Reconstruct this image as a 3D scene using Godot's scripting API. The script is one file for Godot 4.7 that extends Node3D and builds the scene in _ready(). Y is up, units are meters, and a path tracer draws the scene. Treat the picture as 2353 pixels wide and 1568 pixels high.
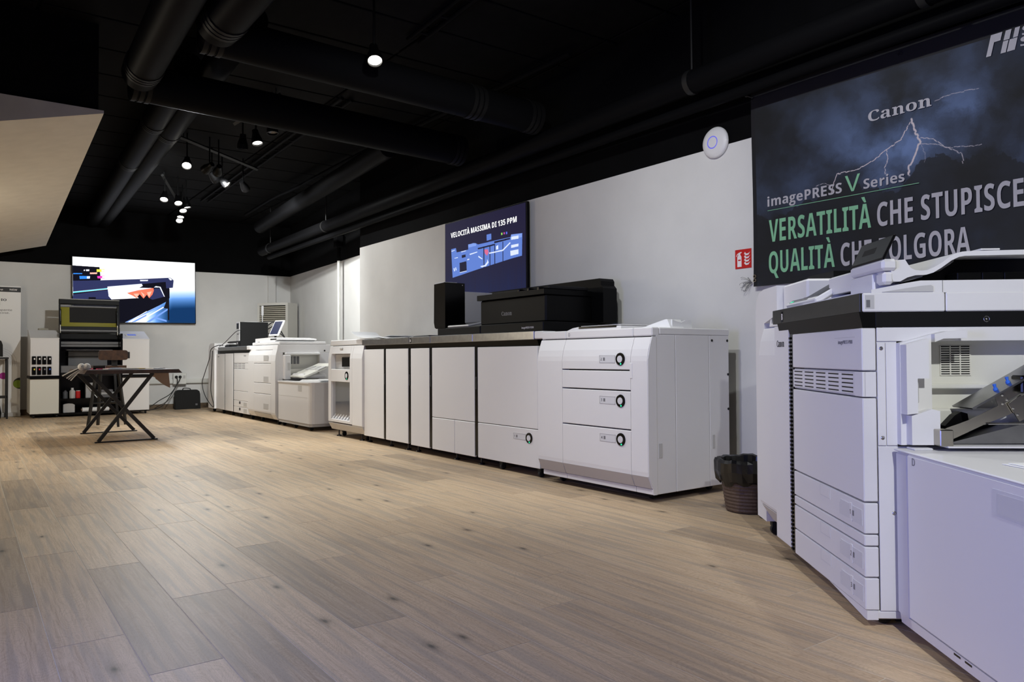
extends Node3D
# A print showroom: presses along a white wall, wood-look planks on the floor, black open ceiling with track spots.

const BACK_SCREEN := [["0a0a16", [0.0,0.135,0.206,0.143,0.215,0.343,0.198,0.354,0.001,0.373]],
	["0a0a16", [0.002,0.558,0.27,0.484,0.276,0.583,0.304,0.641,0.403,0.627,0.735,0.574,0.768,0.634,0.688,0.72,0.404,1.0,0.36,1.013,-0.001,1.015]],
	["0a0a16", [0.543,0.377,0.748,0.331,0.777,0.445,0.777,0.598,0.735,0.628,0.553,0.649,0.448,0.526,0.552,0.411]],
	["2a2f55", [0.001,0.37,0.198,0.349,0.529,0.303,0.786,0.26,0.813,0.302,0.81,0.316,0.552,0.38,0.266,0.442,0.268,0.465,0.002,0.537]],
	["2a2f55", [0.744,0.327,0.813,0.311,0.806,0.424,0.749,0.438]],
	["2a2f55", [0.002,0.579,0.27,0.493,0.275,0.583,0.301,0.639,0.175,0.641,0.175,0.612,0.12,0.616,0.12,0.645,-0.002,0.654]],
	["2a2f55", [0.645,0.447,0.701,0.442,0.735,0.574,0.631,0.63,0.608,0.61]],
	["3fd0e0", [0.002,0.541,0.266,0.468,0.266,0.48,0.002,0.557]],
	["dfe6fa", [0.266,0.442,0.543,0.377,0.552,0.411,0.484,0.444,0.631,0.44,0.421,0.529,0.275,0.578]],
	["dfe6fa", [0.275,0.578,0.306,0.641,0.299,0.645,0.273,0.587]],
	["dfe6fa", [0.659,0.406,0.701,0.416,0.736,0.574,0.729,0.574,0.692,0.427,0.645,0.43]],
	["fa7358", [0.423,0.532,0.511,0.485,0.64,0.439,0.643,0.483,0.631,0.546,0.604,0.606,0.585,0.55,0.557,0.614,0.525,0.546,0.5,0.613,0.471,0.576,0.435,0.548]],
	["ffb09a", [0.475,0.541,0.521,0.537,0.5,0.605]],
	["ffb09a", [0.534,0.501,0.566,0.551,0.56,0.6]],
	["ffb09a", [0.585,0.514,0.626,0.493,0.603,0.593]],
	["6f95dc", [0.404,0.998,0.697,0.719,0.707,0.732,0.427,0.998]],
	["6f95dc", [0.454,0.996,0.581,0.868,0.579,0.894,0.485,0.995]],
	["6f95dc", [0.577,0.992,0.764,0.76,0.773,0.777,0.609,0.99]],
	["6f95dc", [0.655,0.908,0.75,0.958,0.75,0.986,0.646,0.931]],
	["e8f0ff", [0.499,0.995,0.721,0.74,0.728,0.753,0.522,0.994]],
	["e8f0ff", [0.431,0.989,0.581,0.815,0.586,0.822,0.44,0.993]],
	["e8f0ff", [0.767,0.271,0.786,0.266,0.801,0.299,0.784,0.305]],
	["e8f0ff", [0.529,0.317,0.596,0.31,0.594,0.33,0.531,0.338]],
	["e3e04a", [0.183,0.178,0.245,0.173,0.243,0.212,0.183,0.219]],
	["2f7fe0", [0.051,0.292,0.132,0.288,0.131,0.33,0.053,0.34]],
	["2f7fe0", [0.005,0.252,0.073,0.248,0.073,0.262,0.005,0.269]],
	["e838b0", [0.187,0.284,0.246,0.274,0.244,0.315,0.19,0.318]],
	["f4b0a0", [0.131,0.233,0.188,0.226,0.186,0.252,0.131,0.258]],
	["f2f4ff", [0.101,0.188,0.127,0.186,0.126,0.212,0.102,0.213]],
	["f2f4ff", [0.108,0.295,0.132,0.292,0.13,0.326,0.108,0.329]],
	["f2f4ff", [0.221,0.18,0.243,0.18,0.242,0.208,0.222,0.21]],
	["f2f4ff", [0.226,0.282,0.246,0.278,0.244,0.309,0.226,0.312]],
	["f2f4ff", [0.084,0.193,0.094,0.192,0.094,0.211,0.084,0.213]],
	["101018", [0.754,0.617,0.773,0.598,0.773,0.957,0.759,0.957,0.759,0.769,0.726,0.762]]]
const SIDE_SCREEN := [["5f7fcf", [0.083,0.348,0.149,0.346,0.161,0.407,0.315,0.401,0.316,0.337,0.388,0.334,0.418,0.344,0.441,0.364,0.833,0.361,0.84,0.334,0.963,0.347,0.958,0.609,0.842,0.62,0.447,0.677,0.102,0.733]],
	["5f7fcf", [0.551,0.265,0.608,0.266,0.609,0.34,0.552,0.342]],
	["7f9de6", [0.316,0.337,0.388,0.334,0.418,0.344,0.42,0.375,0.318,0.379]],
	["7f9de6", [0.84,0.334,0.959,0.348,0.959,0.391,0.84,0.397]],
	["1a1a33", [0.441,0.409,0.643,0.402,0.643,0.42,0.441,0.427]],
	["1a1a33", [0.199,0.553,0.291,0.547,0.295,0.669,0.202,0.676]],
	["1a1a33", [0.229,0.459,0.28,0.458,0.282,0.492,0.231,0.494]],
	["1a1a33", [0.511,0.413,0.522,0.413,0.522,0.668,0.512,0.67]],
	["1a1a33", [0.586,0.408,0.595,0.407,0.596,0.659,0.587,0.661]],
	["1a1a33", [0.644,0.402,0.653,0.402,0.653,0.652,0.645,0.652]],
	["1a1a33", [0.741,0.396,0.749,0.395,0.749,0.638,0.741,0.638]],
	["1a1a33", [0.643,0.373,0.827,0.37,0.827,0.387,0.643,0.395]],
	["dce6ff", [0.829,0.527,0.92,0.526,0.92,0.581,0.832,0.587]],
	["dce6ff", [0.84,0.362,0.921,0.364,0.921,0.402,0.84,0.397]],
	["dce6ff", [0.839,0.46,0.921,0.46,0.92,0.491,0.839,0.495]],
	["dce6ff", [0.469,0.644,0.528,0.64,0.557,0.601,0.557,0.572,0.575,0.616,0.542,0.657,0.491,0.662]],
	["dce6ff", [0.579,0.497,0.739,0.494,0.826,0.422,0.833,0.434,0.746,0.51,0.582,0.512]],
	["dce6ff", [0.334,0.461,0.433,0.452,0.433,0.463,0.338,0.477]],
	["dce6ff", [0.2,0.676,0.295,0.669,0.295,0.677,0.202,0.685]],
	["dce6ff", [0.115,0.611,0.128,0.605,0.136,0.646,0.123,0.653]],
	["dce6ff", [0.14,0.604,0.15,0.6,0.158,0.64,0.146,0.644]],
	["dce6ff", [0.448,0.507,0.499,0.554,0.495,0.564,0.446,0.525]],
	["dce6ff", [0.087,0.372,0.137,0.367,0.137,0.374,0.089,0.384]],
	["dce6ff", [0.128,0.474,0.177,0.472,0.177,0.483,0.13,0.483]],
	["dce6ff", [0.303,0.523,0.33,0.521,0.33,0.536,0.303,0.538]],
	["dce6ff", [0.221,0.408,0.288,0.406,0.288,0.414,0.222,0.419]],
	["dce6ff", [0.664,0.435,0.691,0.427,0.691,0.477,0.664,0.478]],
	["d86a90", [0.521,0.448,0.565,0.45,0.575,0.489,0.557,0.529,0.528,0.494]],
	["8fd060", [0.723,0.288,0.74,0.286,0.743,0.311,0.726,0.316]],
	["c04aa0", [0.752,0.289,0.767,0.287,0.77,0.311,0.755,0.312]],
	["5a6ae0", [0.779,0.288,0.795,0.287,0.798,0.316,0.782,0.319]]]

var M := {}
var used := {}
var rng := RandomNumberGenerator.new()

# ---------------------------------------------------------------- shapes
func S() -> SurfaceTool:
	var s := SurfaceTool.new()
	s.begin(Mesh.PRIMITIVE_TRIANGLES)
	s.set_smooth_group(-1)
	return s

func poly(s: SurfaceTool, p: Array, out: Vector3) -> void:
	var n: Vector3 = (p[1] - p[0]).cross(p[2] - p[0])
	var q := p.duplicate()
	if n.dot(out) > 0.0:
		q.reverse()
	for i in range(1, q.size() - 1):
		s.add_vertex(q[0])
		s.add_vertex(q[i])
		s.add_vertex(q[i + 1])

func bb(s: SurfaceTool, x0: float, x1: float, y0: float, y1: float, z0: float, z1: float, bv := 0.0, t := Transform3D()) -> void:
	var c := Vector3(x0 + x1, y0 + y1, z0 + z1) / 2.0
	var h := Vector3(absf(x1 - x0), absf(y1 - y0), absf(z1 - z0)) / 2.0
	bv = minf(bv, minf(h.x, minf(h.y, h.z)) * 0.9)
	for ax in 3:
		var u := (ax + 1) % 3
		var v := (ax + 2) % 3
		for sg in [-1.0, 1.0]:
			var pts := []
			for k in [[-1.0, -1.0], [1.0, -1.0], [1.0, 1.0], [-1.0, 1.0]]:
				var q := Vector3.ZERO
				q[ax] = sg * h[ax]
				q[u] = k[0] * (h[u] - bv)
				q[v] = k[1] * (h[v] - bv)
				pts.append(t * (c + q))
			var o := Vector3.ZERO
			o[ax] = sg
			poly(s, pts, t.basis * o)
	if bv <= 0.0:
		return
	for ax in 3:
		var u := (ax + 1) % 3
		var v := (ax + 2) % 3
		for su in [-1.0, 1.0]:
			for sv in [-1.0, 1.0]:
				var pts := []
				for k in [[-1.0, 0], [1.0, 0], [1.0, 1], [-1.0, 1]]:
					var q := Vector3.ZERO
					q[ax] = k[0] * (h[ax] - bv)
					q[u] = su * (h[u] - (0.0 if k[1] == 0 else bv))
					q[v] = sv * (h[v] - (bv if k[1] == 0 else 0.0))
					pts.append(t * (c + q))
				var o := Vector3.ZERO
				o[u] = su
				o[v] = sv
				poly(s, pts, t.basis * o)
	for sx in [-1.0, 1.0]:
		for sy in [-1.0, 1.0]:
			for sz in [-1.0, 1.0]:
				var g := Vector3(sx, sy, sz)
				var pts := []
				for ax in 3:
					var q := Vector3.ZERO
					for k in 3:
						q[k] = g[k] * (h[k] - (0.0 if k == ax else bv))
					pts.append(t * (c + q))
				poly(s, pts, t.basis * g)

# a flat outline pushed along one axis: "x" takes (z, y) points, "y" takes (x, z), "z" takes (x, y)
func ext(s: SurfaceTool, pts: Array, axis: String, d0: float, d1: float, t := Transform3D()) -> void:
	var f := PackedVector2Array(pts)
	var tri := Geometry2D.triangulate_polygon(f)
	var at := func(p: Vector2, d: float) -> Vector3:
		if axis == "x":
			return t * Vector3(d, p.y, p.x)
		if axis == "y":
			return t * Vector3(p.x, d, p.y)
		return t * Vector3(p.x, p.y, d)
	var w := Vector3(1, 0, 0) if axis == "x" else Vector3(0, 1, 0) if axis == "y" else Vector3(0, 0, 1)
	w = t.basis * w
	for e in [[d0, -1.0], [d1, 1.0]]:
		for i in range(0, tri.size(), 3):
			poly(s, [at.call(f[tri[i]], e[0]), at.call(f[tri[i + 1]], e[0]), at.call(f[tri[i + 2]], e[0])], w * e[1] * signf(d1 - d0))
	var cw := 1.0 if Geometry2D.is_polygon_clockwise(f) else -1.0
	for i in f.size():
		var a := f[i]
		var b := f[(i + 1) % f.size()]
		var n2 := Vector2(-(b - a).y, (b - a).x) * cw
		var o: Vector3 = at.call(n2, 0.0) - at.call(Vector2.ZERO, 0.0)
		poly(s, [at.call(a, d0), at.call(b, d0), at.call(b, d1), at.call(a, d1)], o)

func tube(s: SurfaceTool, p: Array, r: float, n := 8, caps := true, smooth := true) -> void:
	s.set_smooth_group(1 if smooth else -1)
	var rings := []
	var up := Vector3(0.123, 1, 0.077)
	for i in p.size():
		var d: Vector3 = (p[mini(i + 1, p.size() - 1)] - p[maxi(i - 1, 0)]).normalized()
		if absf(d.dot(up.normalized())) > 0.97:
			up = Vector3(1, 0.1, 0.05)
		var u := up.cross(d).normalized()
		up = d.cross(u)
		var ring := []
		for k in n:
			var a := TAU * k / n
			ring.append(p[i] + (u * cos(a) + up * sin(a)) * r)
		rings.append(ring)
	for i in p.size() - 1:
		for k in n:
			var k2 := (k + 1) % n
			var m: Vector3 = (rings[i][k] + rings[i][k2]) / 2.0 - p[i]
			poly(s, [rings[i][k], rings[i][k2], rings[i + 1][k2], rings[i + 1][k]], m)
	s.set_smooth_group(-1)
	if caps:
		poly(s, rings[0], p[0] - p[1])
		poly(s, rings[-1], p[-1] - p[-2])

# a turned shape: points (radius, along) about the axis from a towards dir
func lathe(s: SurfaceTool, prof: Array, a: Vector3, dir: Vector3, n := 24, smooth := false) -> void:
	var w := dir.normalized()
	var u := (Vector3.UP if absf(w.y) < 0.9 else Vector3.RIGHT).cross(w).normalized()
	var v := w.cross(u)
	s.set_smooth_group(2 if smooth else -1)
	for i in prof.size() - 1:
		var p: Vector2 = prof[i]
		var q: Vector2 = prof[i + 1]
		for k in n:
			var c0 := u * cos(TAU * k / n) + v * sin(TAU * k / n)
			var c1 := u * cos(TAU * (k + 1) / n) + v * sin(TAU * (k + 1) / n)
			var m := (c0 + c1).normalized() * (q.y - p.y) - w * (q.x - p.x)
			if p.x < 1e-5:
				poly(s, [a + w * p.y, a + w * q.y + c0 * q.x, a + w * q.y + c1 * q.x], m)
			elif q.x < 1e-5:
				poly(s, [a + w * p.y + c0 * p.x, a + w * p.y + c1 * p.x, a + w * q.y], m)
			else:
				poly(s, [a + w * p.y + c0 * p.x, a + w * p.y + c1 * p.x, a + w * q.y + c1 * q.x, a + w * q.y + c0 * q.x], m)
	s.set_smooth_group(-1)

func curve(p: Array, steps := 8) -> Array:
	var out := []
	for i in p.size() - 1:
		var a: Vector3 = p[maxi(i - 1, 0)]
		var d: Vector3 = p[mini(i + 2, p.size() - 1)]
		for k in steps:
			out.append(p[i].cubic_interpolate(p[i + 1], a, d, float(k) / steps))
	out.append(p[-1])
	return out

func uvquad(s: SurfaceTool, bl: Vector3, br: Vector3, tr: Vector3, tl: Vector3) -> void:
	for v in [[bl, 0, 1], [tl, 0, 0], [tr, 1, 0], [bl, 0, 1], [tr, 1, 0], [br, 1, 1]]:
		s.set_uv(Vector2(v[1], v[2]))
		s.add_vertex(v[0])

# ---------------------------------------------------------------- objects
func numbered(called: String) -> String:
	used[called] = used.get(called, -1) + 1
	return called if used[called] == 0 else "%s_%03d" % [called, used[called]]

func tag(o: Node, label: String, category: String, group := "") -> Node:
	o.set_meta("label", label)
	o.set_meta("category", category)
	if group:
		o.set_meta("group", group)
	return o

func thing(called: String, label: String, category: String, at := Vector3.ZERO, turn := 0.0, group := "") -> Node3D:
	var o := Node3D.new()
	o.name = numbered(called)
	add_child(o)
	o.position = at
	o.rotation.y = deg_to_rad(turn)
	tag(o, label, category, group)
	return o

func obj(parent: Node, called: String, s: SurfaceTool, m: String) -> MeshInstance3D:
	s.generate_normals()
	s.set_material(M[m])
	var o := MeshInstance3D.new()
	o.name = numbered(called) if parent == self else called
	o.mesh = s.commit()
	parent.add_child(o, true)
	return o

func box(parent: Node, called: String, m: String, x0: float, x1: float, y0: float, y1: float, z0: float, z1: float, bv := 0.003, t := Transform3D()) -> MeshInstance3D:
	var s := S()
	bb(s, x0, x1, y0, y1, z0, z1, bv, t)
	return obj(parent, called, s, m)

func structure(called: String, s: SurfaceTool, m: String) -> MeshInstance3D:
	var o := obj(self, called, s, m)
	o.set_meta("kind", "structure")
	return o

# lettering lies in the x-y plane of `parent`, faces +z; at = left end of its base line, tall = height of a capital
func text(parent: Node, words: String, m: String, at: Vector3, tall: float, wide := 0.0, bold := false, serif := false, called := "lettering", turn := Basis()) -> MeshInstance3D:
	var f := SystemFont.new()
	f.font_names = PackedStringArray(["Droid Serif" if serif else "Droid Sans"])
	f.font_weight = 700 if bold else 400
	var t := TextMesh.new()
	t.text = words
	t.font = f
	t.font_size = 48
	t.pixel_size = 0.01
	t.depth = 0.02
	t.curve_step = 1.0
	t.horizontal_alignment = HORIZONTAL_ALIGNMENT_LEFT
	t.vertical_alignment = VERTICAL_ALIGNMENT_BOTTOM
	var b := t.get_aabb()
	var o := MeshInstance3D.new()
	o.name = called
	# measured once from a capital so that words with tails keep their base line
	var cap := TextMesh.new()
	cap.text = "H"
	cap.font = f
	cap.font_size = 48
	cap.pixel_size = 0.01
	cap.horizontal_alignment = HORIZONTAL_ALIGNMENT_LEFT
	cap.vertical_alignment = VERTICAL_ALIGNMENT_BOTTOM
	var cb := cap.get_aabb()
	var k := tall / cb.size.y
	var kx := wide / b.size.x if wide > 0.0 else k
	t.material = M[m]
	o.mesh = t
	var sc := Basis.from_scale(Vector3(kx, k, 0.03))
	o.transform = Transform3D(turn * sc, at - turn * Vector3(b.position.x * kx, cb.position.y * k, 0))
	parent.add_child(o, true)
	return o

# ---------------------------------------------------------------- materials
func mat(called: String, c: Color, rough := 0.5, metal := 0.0) -> StandardMaterial3D:
	var m := StandardMaterial3D.new()
	m.resource_name = called
	m.albedo_color = c
	m.roughness = rough
	m.metallic = metal
	M[called] = m
	return m

func noise_tex(freq: float, lo: Color, hi: Color, size := 256, sd := 1, oct := 4) -> NoiseTexture2D:
	var n := FastNoiseLite.new()
	n.seed = sd
	n.frequency = freq
	n.fractal_octaves = oct
	var t := NoiseTexture2D.new()
	t.noise = n
	t.width = size
	t.height = size
	t.seamless = true
	var g := Gradient.new()
	g.set_color(0, lo)
	g.set_color(1, hi)
	t.color_ramp = g
	return t

func grained(called: String, c: Color, rough: float, freq: float, spread: float, scale: float, metal := 0.0) -> StandardMaterial3D:
	var m := mat(called, c, rough, metal)
	m.albedo_texture = noise_tex(freq, Color(1 - spread, 1 - spread, 1 - spread), Color.WHITE, 256, hash(called) % 1000)
	m.uv1_triplanar = true
	m.uv1_world_triplanar = true
	m.uv1_scale = Vector3.ONE * scale
	return m

func glow(called: String, c: Color, energy: float) -> StandardMaterial3D:
	var m := mat(called, Color(0.02, 0.02, 0.02), 0.4)
	m.emission_enabled = true
	m.emission = c
	m.emission_energy_multiplier = energy
	return m

func fill(im: Image, pts: Array, c: Color) -> void:
	var w := im.get_width()
	var h := im.get_height()
	var n := pts.size() / 2
	var y0 := 1e9
	var y1 := -1e9
	for i in n:
		y0 = minf(y0, pts[i * 2 + 1] * h)
		y1 = maxf(y1, pts[i * 2 + 1] * h)
	for y in range(maxi(0, int(y0)), mini(h, int(ceil(y1)))):
		var xs := []
		for i in n:
			var j := (i + 1) % n
			var ay: float = pts[i * 2 + 1] * h
			var by: float = pts[j * 2 + 1] * h
			if (ay <= y + 0.5) != (by <= y + 0.5):
				xs.append(lerpf(pts[i * 2] * w, pts[j * 2] * w, (y + 0.5 - ay) / (by - ay)))
		xs.sort()
		for k in range(0, xs.size() - 1, 2):
			var xa := clampi(int(round(xs[k])), 0, w)
			var xb := clampi(int(round(xs[k + 1])), 0, w)
			if xb > xa:
				im.fill_rect(Rect2i(xa, y, xb - xa, 1), c)

func wood_image(sd: int, knots: Array) -> ImageTexture:
	var w := 256
	var h := 1400
	var low := FastNoiseLite.new()
	low.seed = sd
	low.frequency = 1.0
	low.fractal_octaves = 2
	var fine := FastNoiseLite.new()
	fine.seed = sd + 50
	fine.frequency = 1.0
	fine.fractal_octaves = 2
	var by := PackedByteArray()
	by.resize(w * h * 3)
	var k := 0
	var pale := Vector3(0.84, 0.745, 0.625)
	var deep := Vector3(0.67, 0.57, 0.455)
	var grey := Vector3(0.66, 0.60, 0.53)
	for y in h:
		var v := float(y) / h * 6.4
		for x in w:
			var u := float(x) / w
			var g := low.get_noise_2d(u * 1.1, v * 0.34) * 3.2 + u * 1.1
			var dark := 0.0
			for q in knots:
				var du: float = (u - q[0]) * 1.0
				var dv: float = (v - q[1]) * 0.42
				var dd := (du * du + dv * dv) * (1.0 + 0.6 * low.get_noise_2d(u * 9.0, v * 5.0))
				g += 1.3 * exp(-dd / 0.025)
				dark += 0.75 * exp(-dd / (0.0016 * q[2])) + 0.3 * exp(-dd / (0.012 * q[2]))
			var ring := 0.5 + 0.5 * sin(g * 24.0)
			ring = ring * ring * ring
			var band := 0.5 + 0.5 * low.get_noise_2d(u * 2.2 + 7.0, v * 0.3 + 3.0)
			var streak := fine.get_noise_2d(u * 13.0, v * 0.45) * 0.55 + fine.get_noise_2d(u * 44.0, v * 1.2) * 0.45 + 0.5
			var pore := fine.get_noise_2d(u * 150.0 + 9.0, v * 9.0)
			var t := clampf(0.02 + 0.20 * ring + 0.52 * streak * (0.5 + band), 0.0, 1.0)
			var c := pale.lerp(deep, t)
			c = c.lerp(grey, clampf((low.get_noise_2d(u * 4.5 + 30.0, v * 0.22) + 0.0) * 1.4, 0.0, 0.6))
			if pore > 0.28:
				c *= 1.0 - (pore - 0.28) * 0.4
			c *= 1.0 - 0.55 * minf(dark, 1.0)
			by[k] = int(clampf(c.x, 0, 1) * 255.0)
			by[k + 1] = int(clampf(c.y, 0, 1) * 255.0)
			by[k + 2] = int(clampf(c.z, 0, 1) * 255.0)
			k += 3
	return ImageTexture.create_from_image(Image.create_from_data(w, h, false, Image.FORMAT_RGB8, by))

func storm_image() -> ImageTexture:
	var w := 1100
	var h := 630
	var n := FastNoiseLite.new()
	n.seed = 11
	n.frequency = 0.0032
	n.fractal_octaves = 6
	n.domain_warp_enabled = true
	n.domain_warp_amplitude = 70.0
	n.domain_warp_frequency = 0.004
	var by := PackedByteArray()
	by.resize(w * h * 3)
	var k := 0
	var bolt := Vector2(0.47, 0.44)
	for y in h:
		for x in w:
			var p := Vector2(float(x) / w, float(y) / h)
			var c := 0.45 + 0.95 * n.get_noise_2d(x, y)
			var near := exp(-pow((p - bolt).length() / 0.24, 2.0))
			var col := Vector3(0.035, 0.045, 0.065).lerp(Vector3(0.24, 0.29, 0.39), clampf(c * 0.85, 0, 1))
			col += Vector3(0.22, 0.27, 0.36) * near * clampf(c * 1.2, 0, 1)
			# tree and cloud bank along the bottom
			var hill := 0.62 + 0.10 * n.get_noise_2d(x * 1.2, 900.0) - 0.13 * exp(-pow((p.x - 0.505) / 0.07, 2.0)) - 0.06 * exp(-pow((p.x - 0.3) / 0.08, 2.0))
			hill += 0.02 * n.get_noise_2d(x * 9.0, y * 9.0)
			if p.y > hill:
				col = col.lerp(Vector3(0.04, 0.045, 0.06), 0.6)
			if p.y > 0.80:
				col += Vector3(0.10, 0.14, 0.22) * maxf(0.0, n.get_noise_2d(x * 1.6 + 300.0, y * 1.6)) * clampf((p.y - 0.8) * 10.0, 0, 1)
			if p.y < 0.09 or p.x < 0.012:
				col = Vector3(0.03, 0.03, 0.06)
			by[k] = int(clampf(col.x, 0, 1) * 255.0)
			by[k + 1] = int(clampf(col.y, 0, 1) * 255.0)
			by[k + 2] = int(clampf(col.z, 0, 1) * 255.0)
			k += 3
	var im := Image.create_from_data(w, h, false, Image.FORMAT_RGB8, by)
	# forked lightning, drawn as jagged lines that thin out
	rng.seed = 5
	var forks := [[[0.456, 0.335, 0.462, 0.39, 0.4745, 0.443, 0.462, 0.50, 0.446, 0.545, 0.446, 0.58], 2.4, 0.5], [[0.452, 0.353, 0.43, 0.415, 0.392, 0.449, 0.355, 0.485, 0.318, 0.51, 0.261, 0.5115, 0.2495, 0.565, 0.245, 0.60], 1.0, 0.95], [[0.392, 0.449, 0.396, 0.49, 0.388, 0.53, 0.39, 0.555], 0.8, 0.8], [[0.475, 0.43, 0.505, 0.445, 0.536, 0.4956, 0.565, 0.53, 0.570, 0.574], 0.8, 0.6], [[0.478, 0.455, 0.51, 0.47, 0.536, 0.4956, 0.565, 0.50, 0.595, 0.512, 0.61, 0.51], 0.7, 0.55], [[0.2495, 0.565, 0.225, 0.545, 0.20, 0.55], 0.7, 0.5], [[0.51, 0.285, 0.55, 0.275, 0.607, 0.28], 0.7, 0.45], [[0.478, 0.46, 0.485, 0.50, 0.484, 0.54], 0.6, 0.3]]
	for f in forks:
		var pts: Array = f[0]
		for i in range(0, pts.size() - 2, 2):
			var a := Vector2(pts[i] * w, pts[i + 1] * h)
			var b := Vector2(pts[i + 2] * w, pts[i + 3] * h)
			var steps := int(a.distance_to(b)) * 2
			var off := Vector2.ZERO
			for q in steps:
				if q % 14 == 0:
					off = Vector2(rng.randf_range(-1.8, 1.8), rng.randf_range(-1.8, 1.8))
				var p := a.lerp(b, float(q) / steps) + off
				var r: float = f[1]
				for yy in range(int(p.y - r - 2), int(p.y + r + 3)):
					for xx in range(int(p.x - r - 2), int(p.x + r + 3)):
						if xx < 0 or yy < 0 or xx >= w or yy >= h:
							continue
						var e := clampf(1.0 - (Vector2(xx + 0.5, yy + 0.5).distance_to(p) - r * 0.5) / (r * 0.6 + 0.4), 0, 1) * float(f[2])
						var o := im.get_pixel(xx, yy)
						var g := Color(0.84, 0.79, 0.79)
						im.set_pixel(xx, yy, Color(maxf(o.r, lerpf(o.r, g.r, e)), maxf(o.g, lerpf(o.g, g.g, e)), maxf(o.b, lerpf(o.b, g.b, e))))
	return ImageTexture.create_from_image(im)

func materials() -> void:
	mat("plastic", Color(0.88, 0.875, 0.875), 0.42)
	mat("plastic_cream", Color(0.86, 0.855, 0.82), 0.5)
	mat("plastic_grey", Color(0.74, 0.735, 0.73), 0.5)
	mat("side_grey", Color(0.87, 0.865, 0.87), 0.36)
	mat("tag_grey", Color(0.80, 0.80, 0.81), 0.4)
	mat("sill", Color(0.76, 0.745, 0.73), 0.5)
	mat("pale_label", Color(0.83, 0.83, 0.84), 0.4)
	mat("black_plastic", Color(0.022, 0.022, 0.025), 0.45).metallic_specular = 0.25
	mat("gloss_black", Color(0.016, 0.016, 0.019), 0.2).metallic_specular = 0.35
	mat("dark_grey", Color(0.075, 0.075, 0.08), 0.5).metallic_specular = 0.3
	mat("mid_grey", Color(0.42, 0.42, 0.43), 0.5)
	mat("cavity", Color(0.20, 0.20, 0.22), 0.6)
	grained("steel", Color(0.64, 0.64, 0.645), 0.3, 0.02, 0.1, 3.0, 1.0)
	grained("dark_steel", Color(0.30, 0.295, 0.29), 0.4, 0.02, 0.1, 3.0, 1.0)
	mat("mirror_steel", Color(0.70, 0.68, 0.64), 0.24, 1.0)
	mat("screw", Color(0.75, 0.74, 0.72), 0.25, 1.0)
	grained("wall_white", Color(0.86, 0.855, 0.845), 0.85, 0.01, 0.035, 0.6)
	grained("wall_black", Color(0.04, 0.04, 0.045), 0.85, 0.02, 0.2, 0.8).metallic_specular = 0.2
	grained("soffit_white", Color(0.81, 0.79, 0.745), 0.9, 0.02, 0.05, 0.9)
	grained("ceiling_black", Color(0.06, 0.06, 0.064), 0.85, 0.03, 0.25, 1.0).metallic_specular = 0.2
	mat("ceiling_bar", Color(0.035, 0.035, 0.037), 0.6)
	mat("duct_black", Color(0.055, 0.055, 0.06), 0.5).metallic_specular = 0.1
	mat("duct_band", Color(0.09, 0.088, 0.086), 0.5).metallic_specular = 0.2
	mat("pipe_white", Color(0.85, 0.85, 0.83), 0.6)
	grained("grout", Color(0.84, 0.79, 0.70), 0.8, 0.05, 0.1, 2.0)
	grained("skirting", Color(0.46, 0.38, 0.29), 0.5, 0.02, 0.3, 2.0)
	mat("red", Color(0.76, 0.06, 0.07), 0.45)
	mat("sign_white", Color(0.92, 0.9, 0.9), 0.5)
	mat("paper", Color(0.93, 0.93, 0.93), 0.7)
	mat("paper_grey", Color(0.70, 0.70, 0.71), 0.7)
	mat("paper_brown", Color(0.55, 0.46, 0.40), 0.8)
	mat("pink", Color(0.80, 0.25, 0.40), 0.6)
	mat("blue_paper", Color(0.32, 0.52, 0.70), 0.6)
	mat("yellow_paper", Color(0.86, 0.74, 0.38), 0.6)
	mat("green", Color(0.50, 0.60, 0.14), 0.6)
	mat("magenta", Color(0.66, 0.10, 0.56), 0.6)
	mat("banner_green", Color(0.52, 0.76, 0.59), 0.6)
	mat("banner_grey", Color(0.72, 0.71, 0.73), 0.6)
	mat("print_black", Color(0.05, 0.05, 0.06), 0.5)
	mat("print_grey", Color(0.45, 0.45, 0.47), 0.5)
	grained("table_wood", Color(0.27, 0.18, 0.14), 0.4, 0.015, 0.4, 3.0)
	grained("chair_wood", Color(0.30, 0.20, 0.13), 0.4, 0.015, 0.4, 3.0)
	mat("iron", Color(0.045, 0.045, 0.05), 0.45)
	mat("cable", Color(0.04, 0.04, 0.045), 0.5)
	mat("rubber", Color(0.03, 0.03, 0.03), 0.7)
	mat("ac_white", Color(0.80, 0.79, 0.76), 0.5)
	mat("ac_slat", Color(0.66, 0.64, 0.58), 0.5)
	mat("nylon", Color(0.02, 0.02, 0.025), 0.75)
	grained("wicker", Color(0.40, 0.32, 0.26), 0.6, 0.04, 0.3, 8.0)
	var bag := mat("bin_bag", Color(0.06, 0.06, 0.06), 0.22)
	bag.specular_mode = BaseMaterial3D.SPECULAR_SCHLICK_GGX
	mat("blue_knob", Color(0.22, 0.45, 0.88), 0.35)
	mat("label_yellow", Color(0.85, 0.78, 0.25), 0.5)
	mat("label_red", Color(0.80, 0.12, 0.22), 0.5)
	mat("label_blue", Color(0.20, 0.35, 0.80), 0.5)
	var y := mat("yellow_pane", Color(0.50, 0.48, 0.02, 1.0), 0.3)
	y.metallic_specular = 0.15
	var g := mat("glass", Color(0.9, 0.95, 1.0, 0.06), 0.02)
	g.transparency = BaseMaterial3D.TRANSPARENCY_ALPHA
	var cg := mat("cover_glass", Color(0.75, 0.76, 0.8, 0.12), 0.05)
	cg.transparency = BaseMaterial3D.TRANSPARENCY_ALPHA
	glow("led_green", Color(0.15, 0.9, 0.65), 1.2)
	glow("lcd_blue", Color(0.30, 0.42, 0.85), 0.5)
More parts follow.
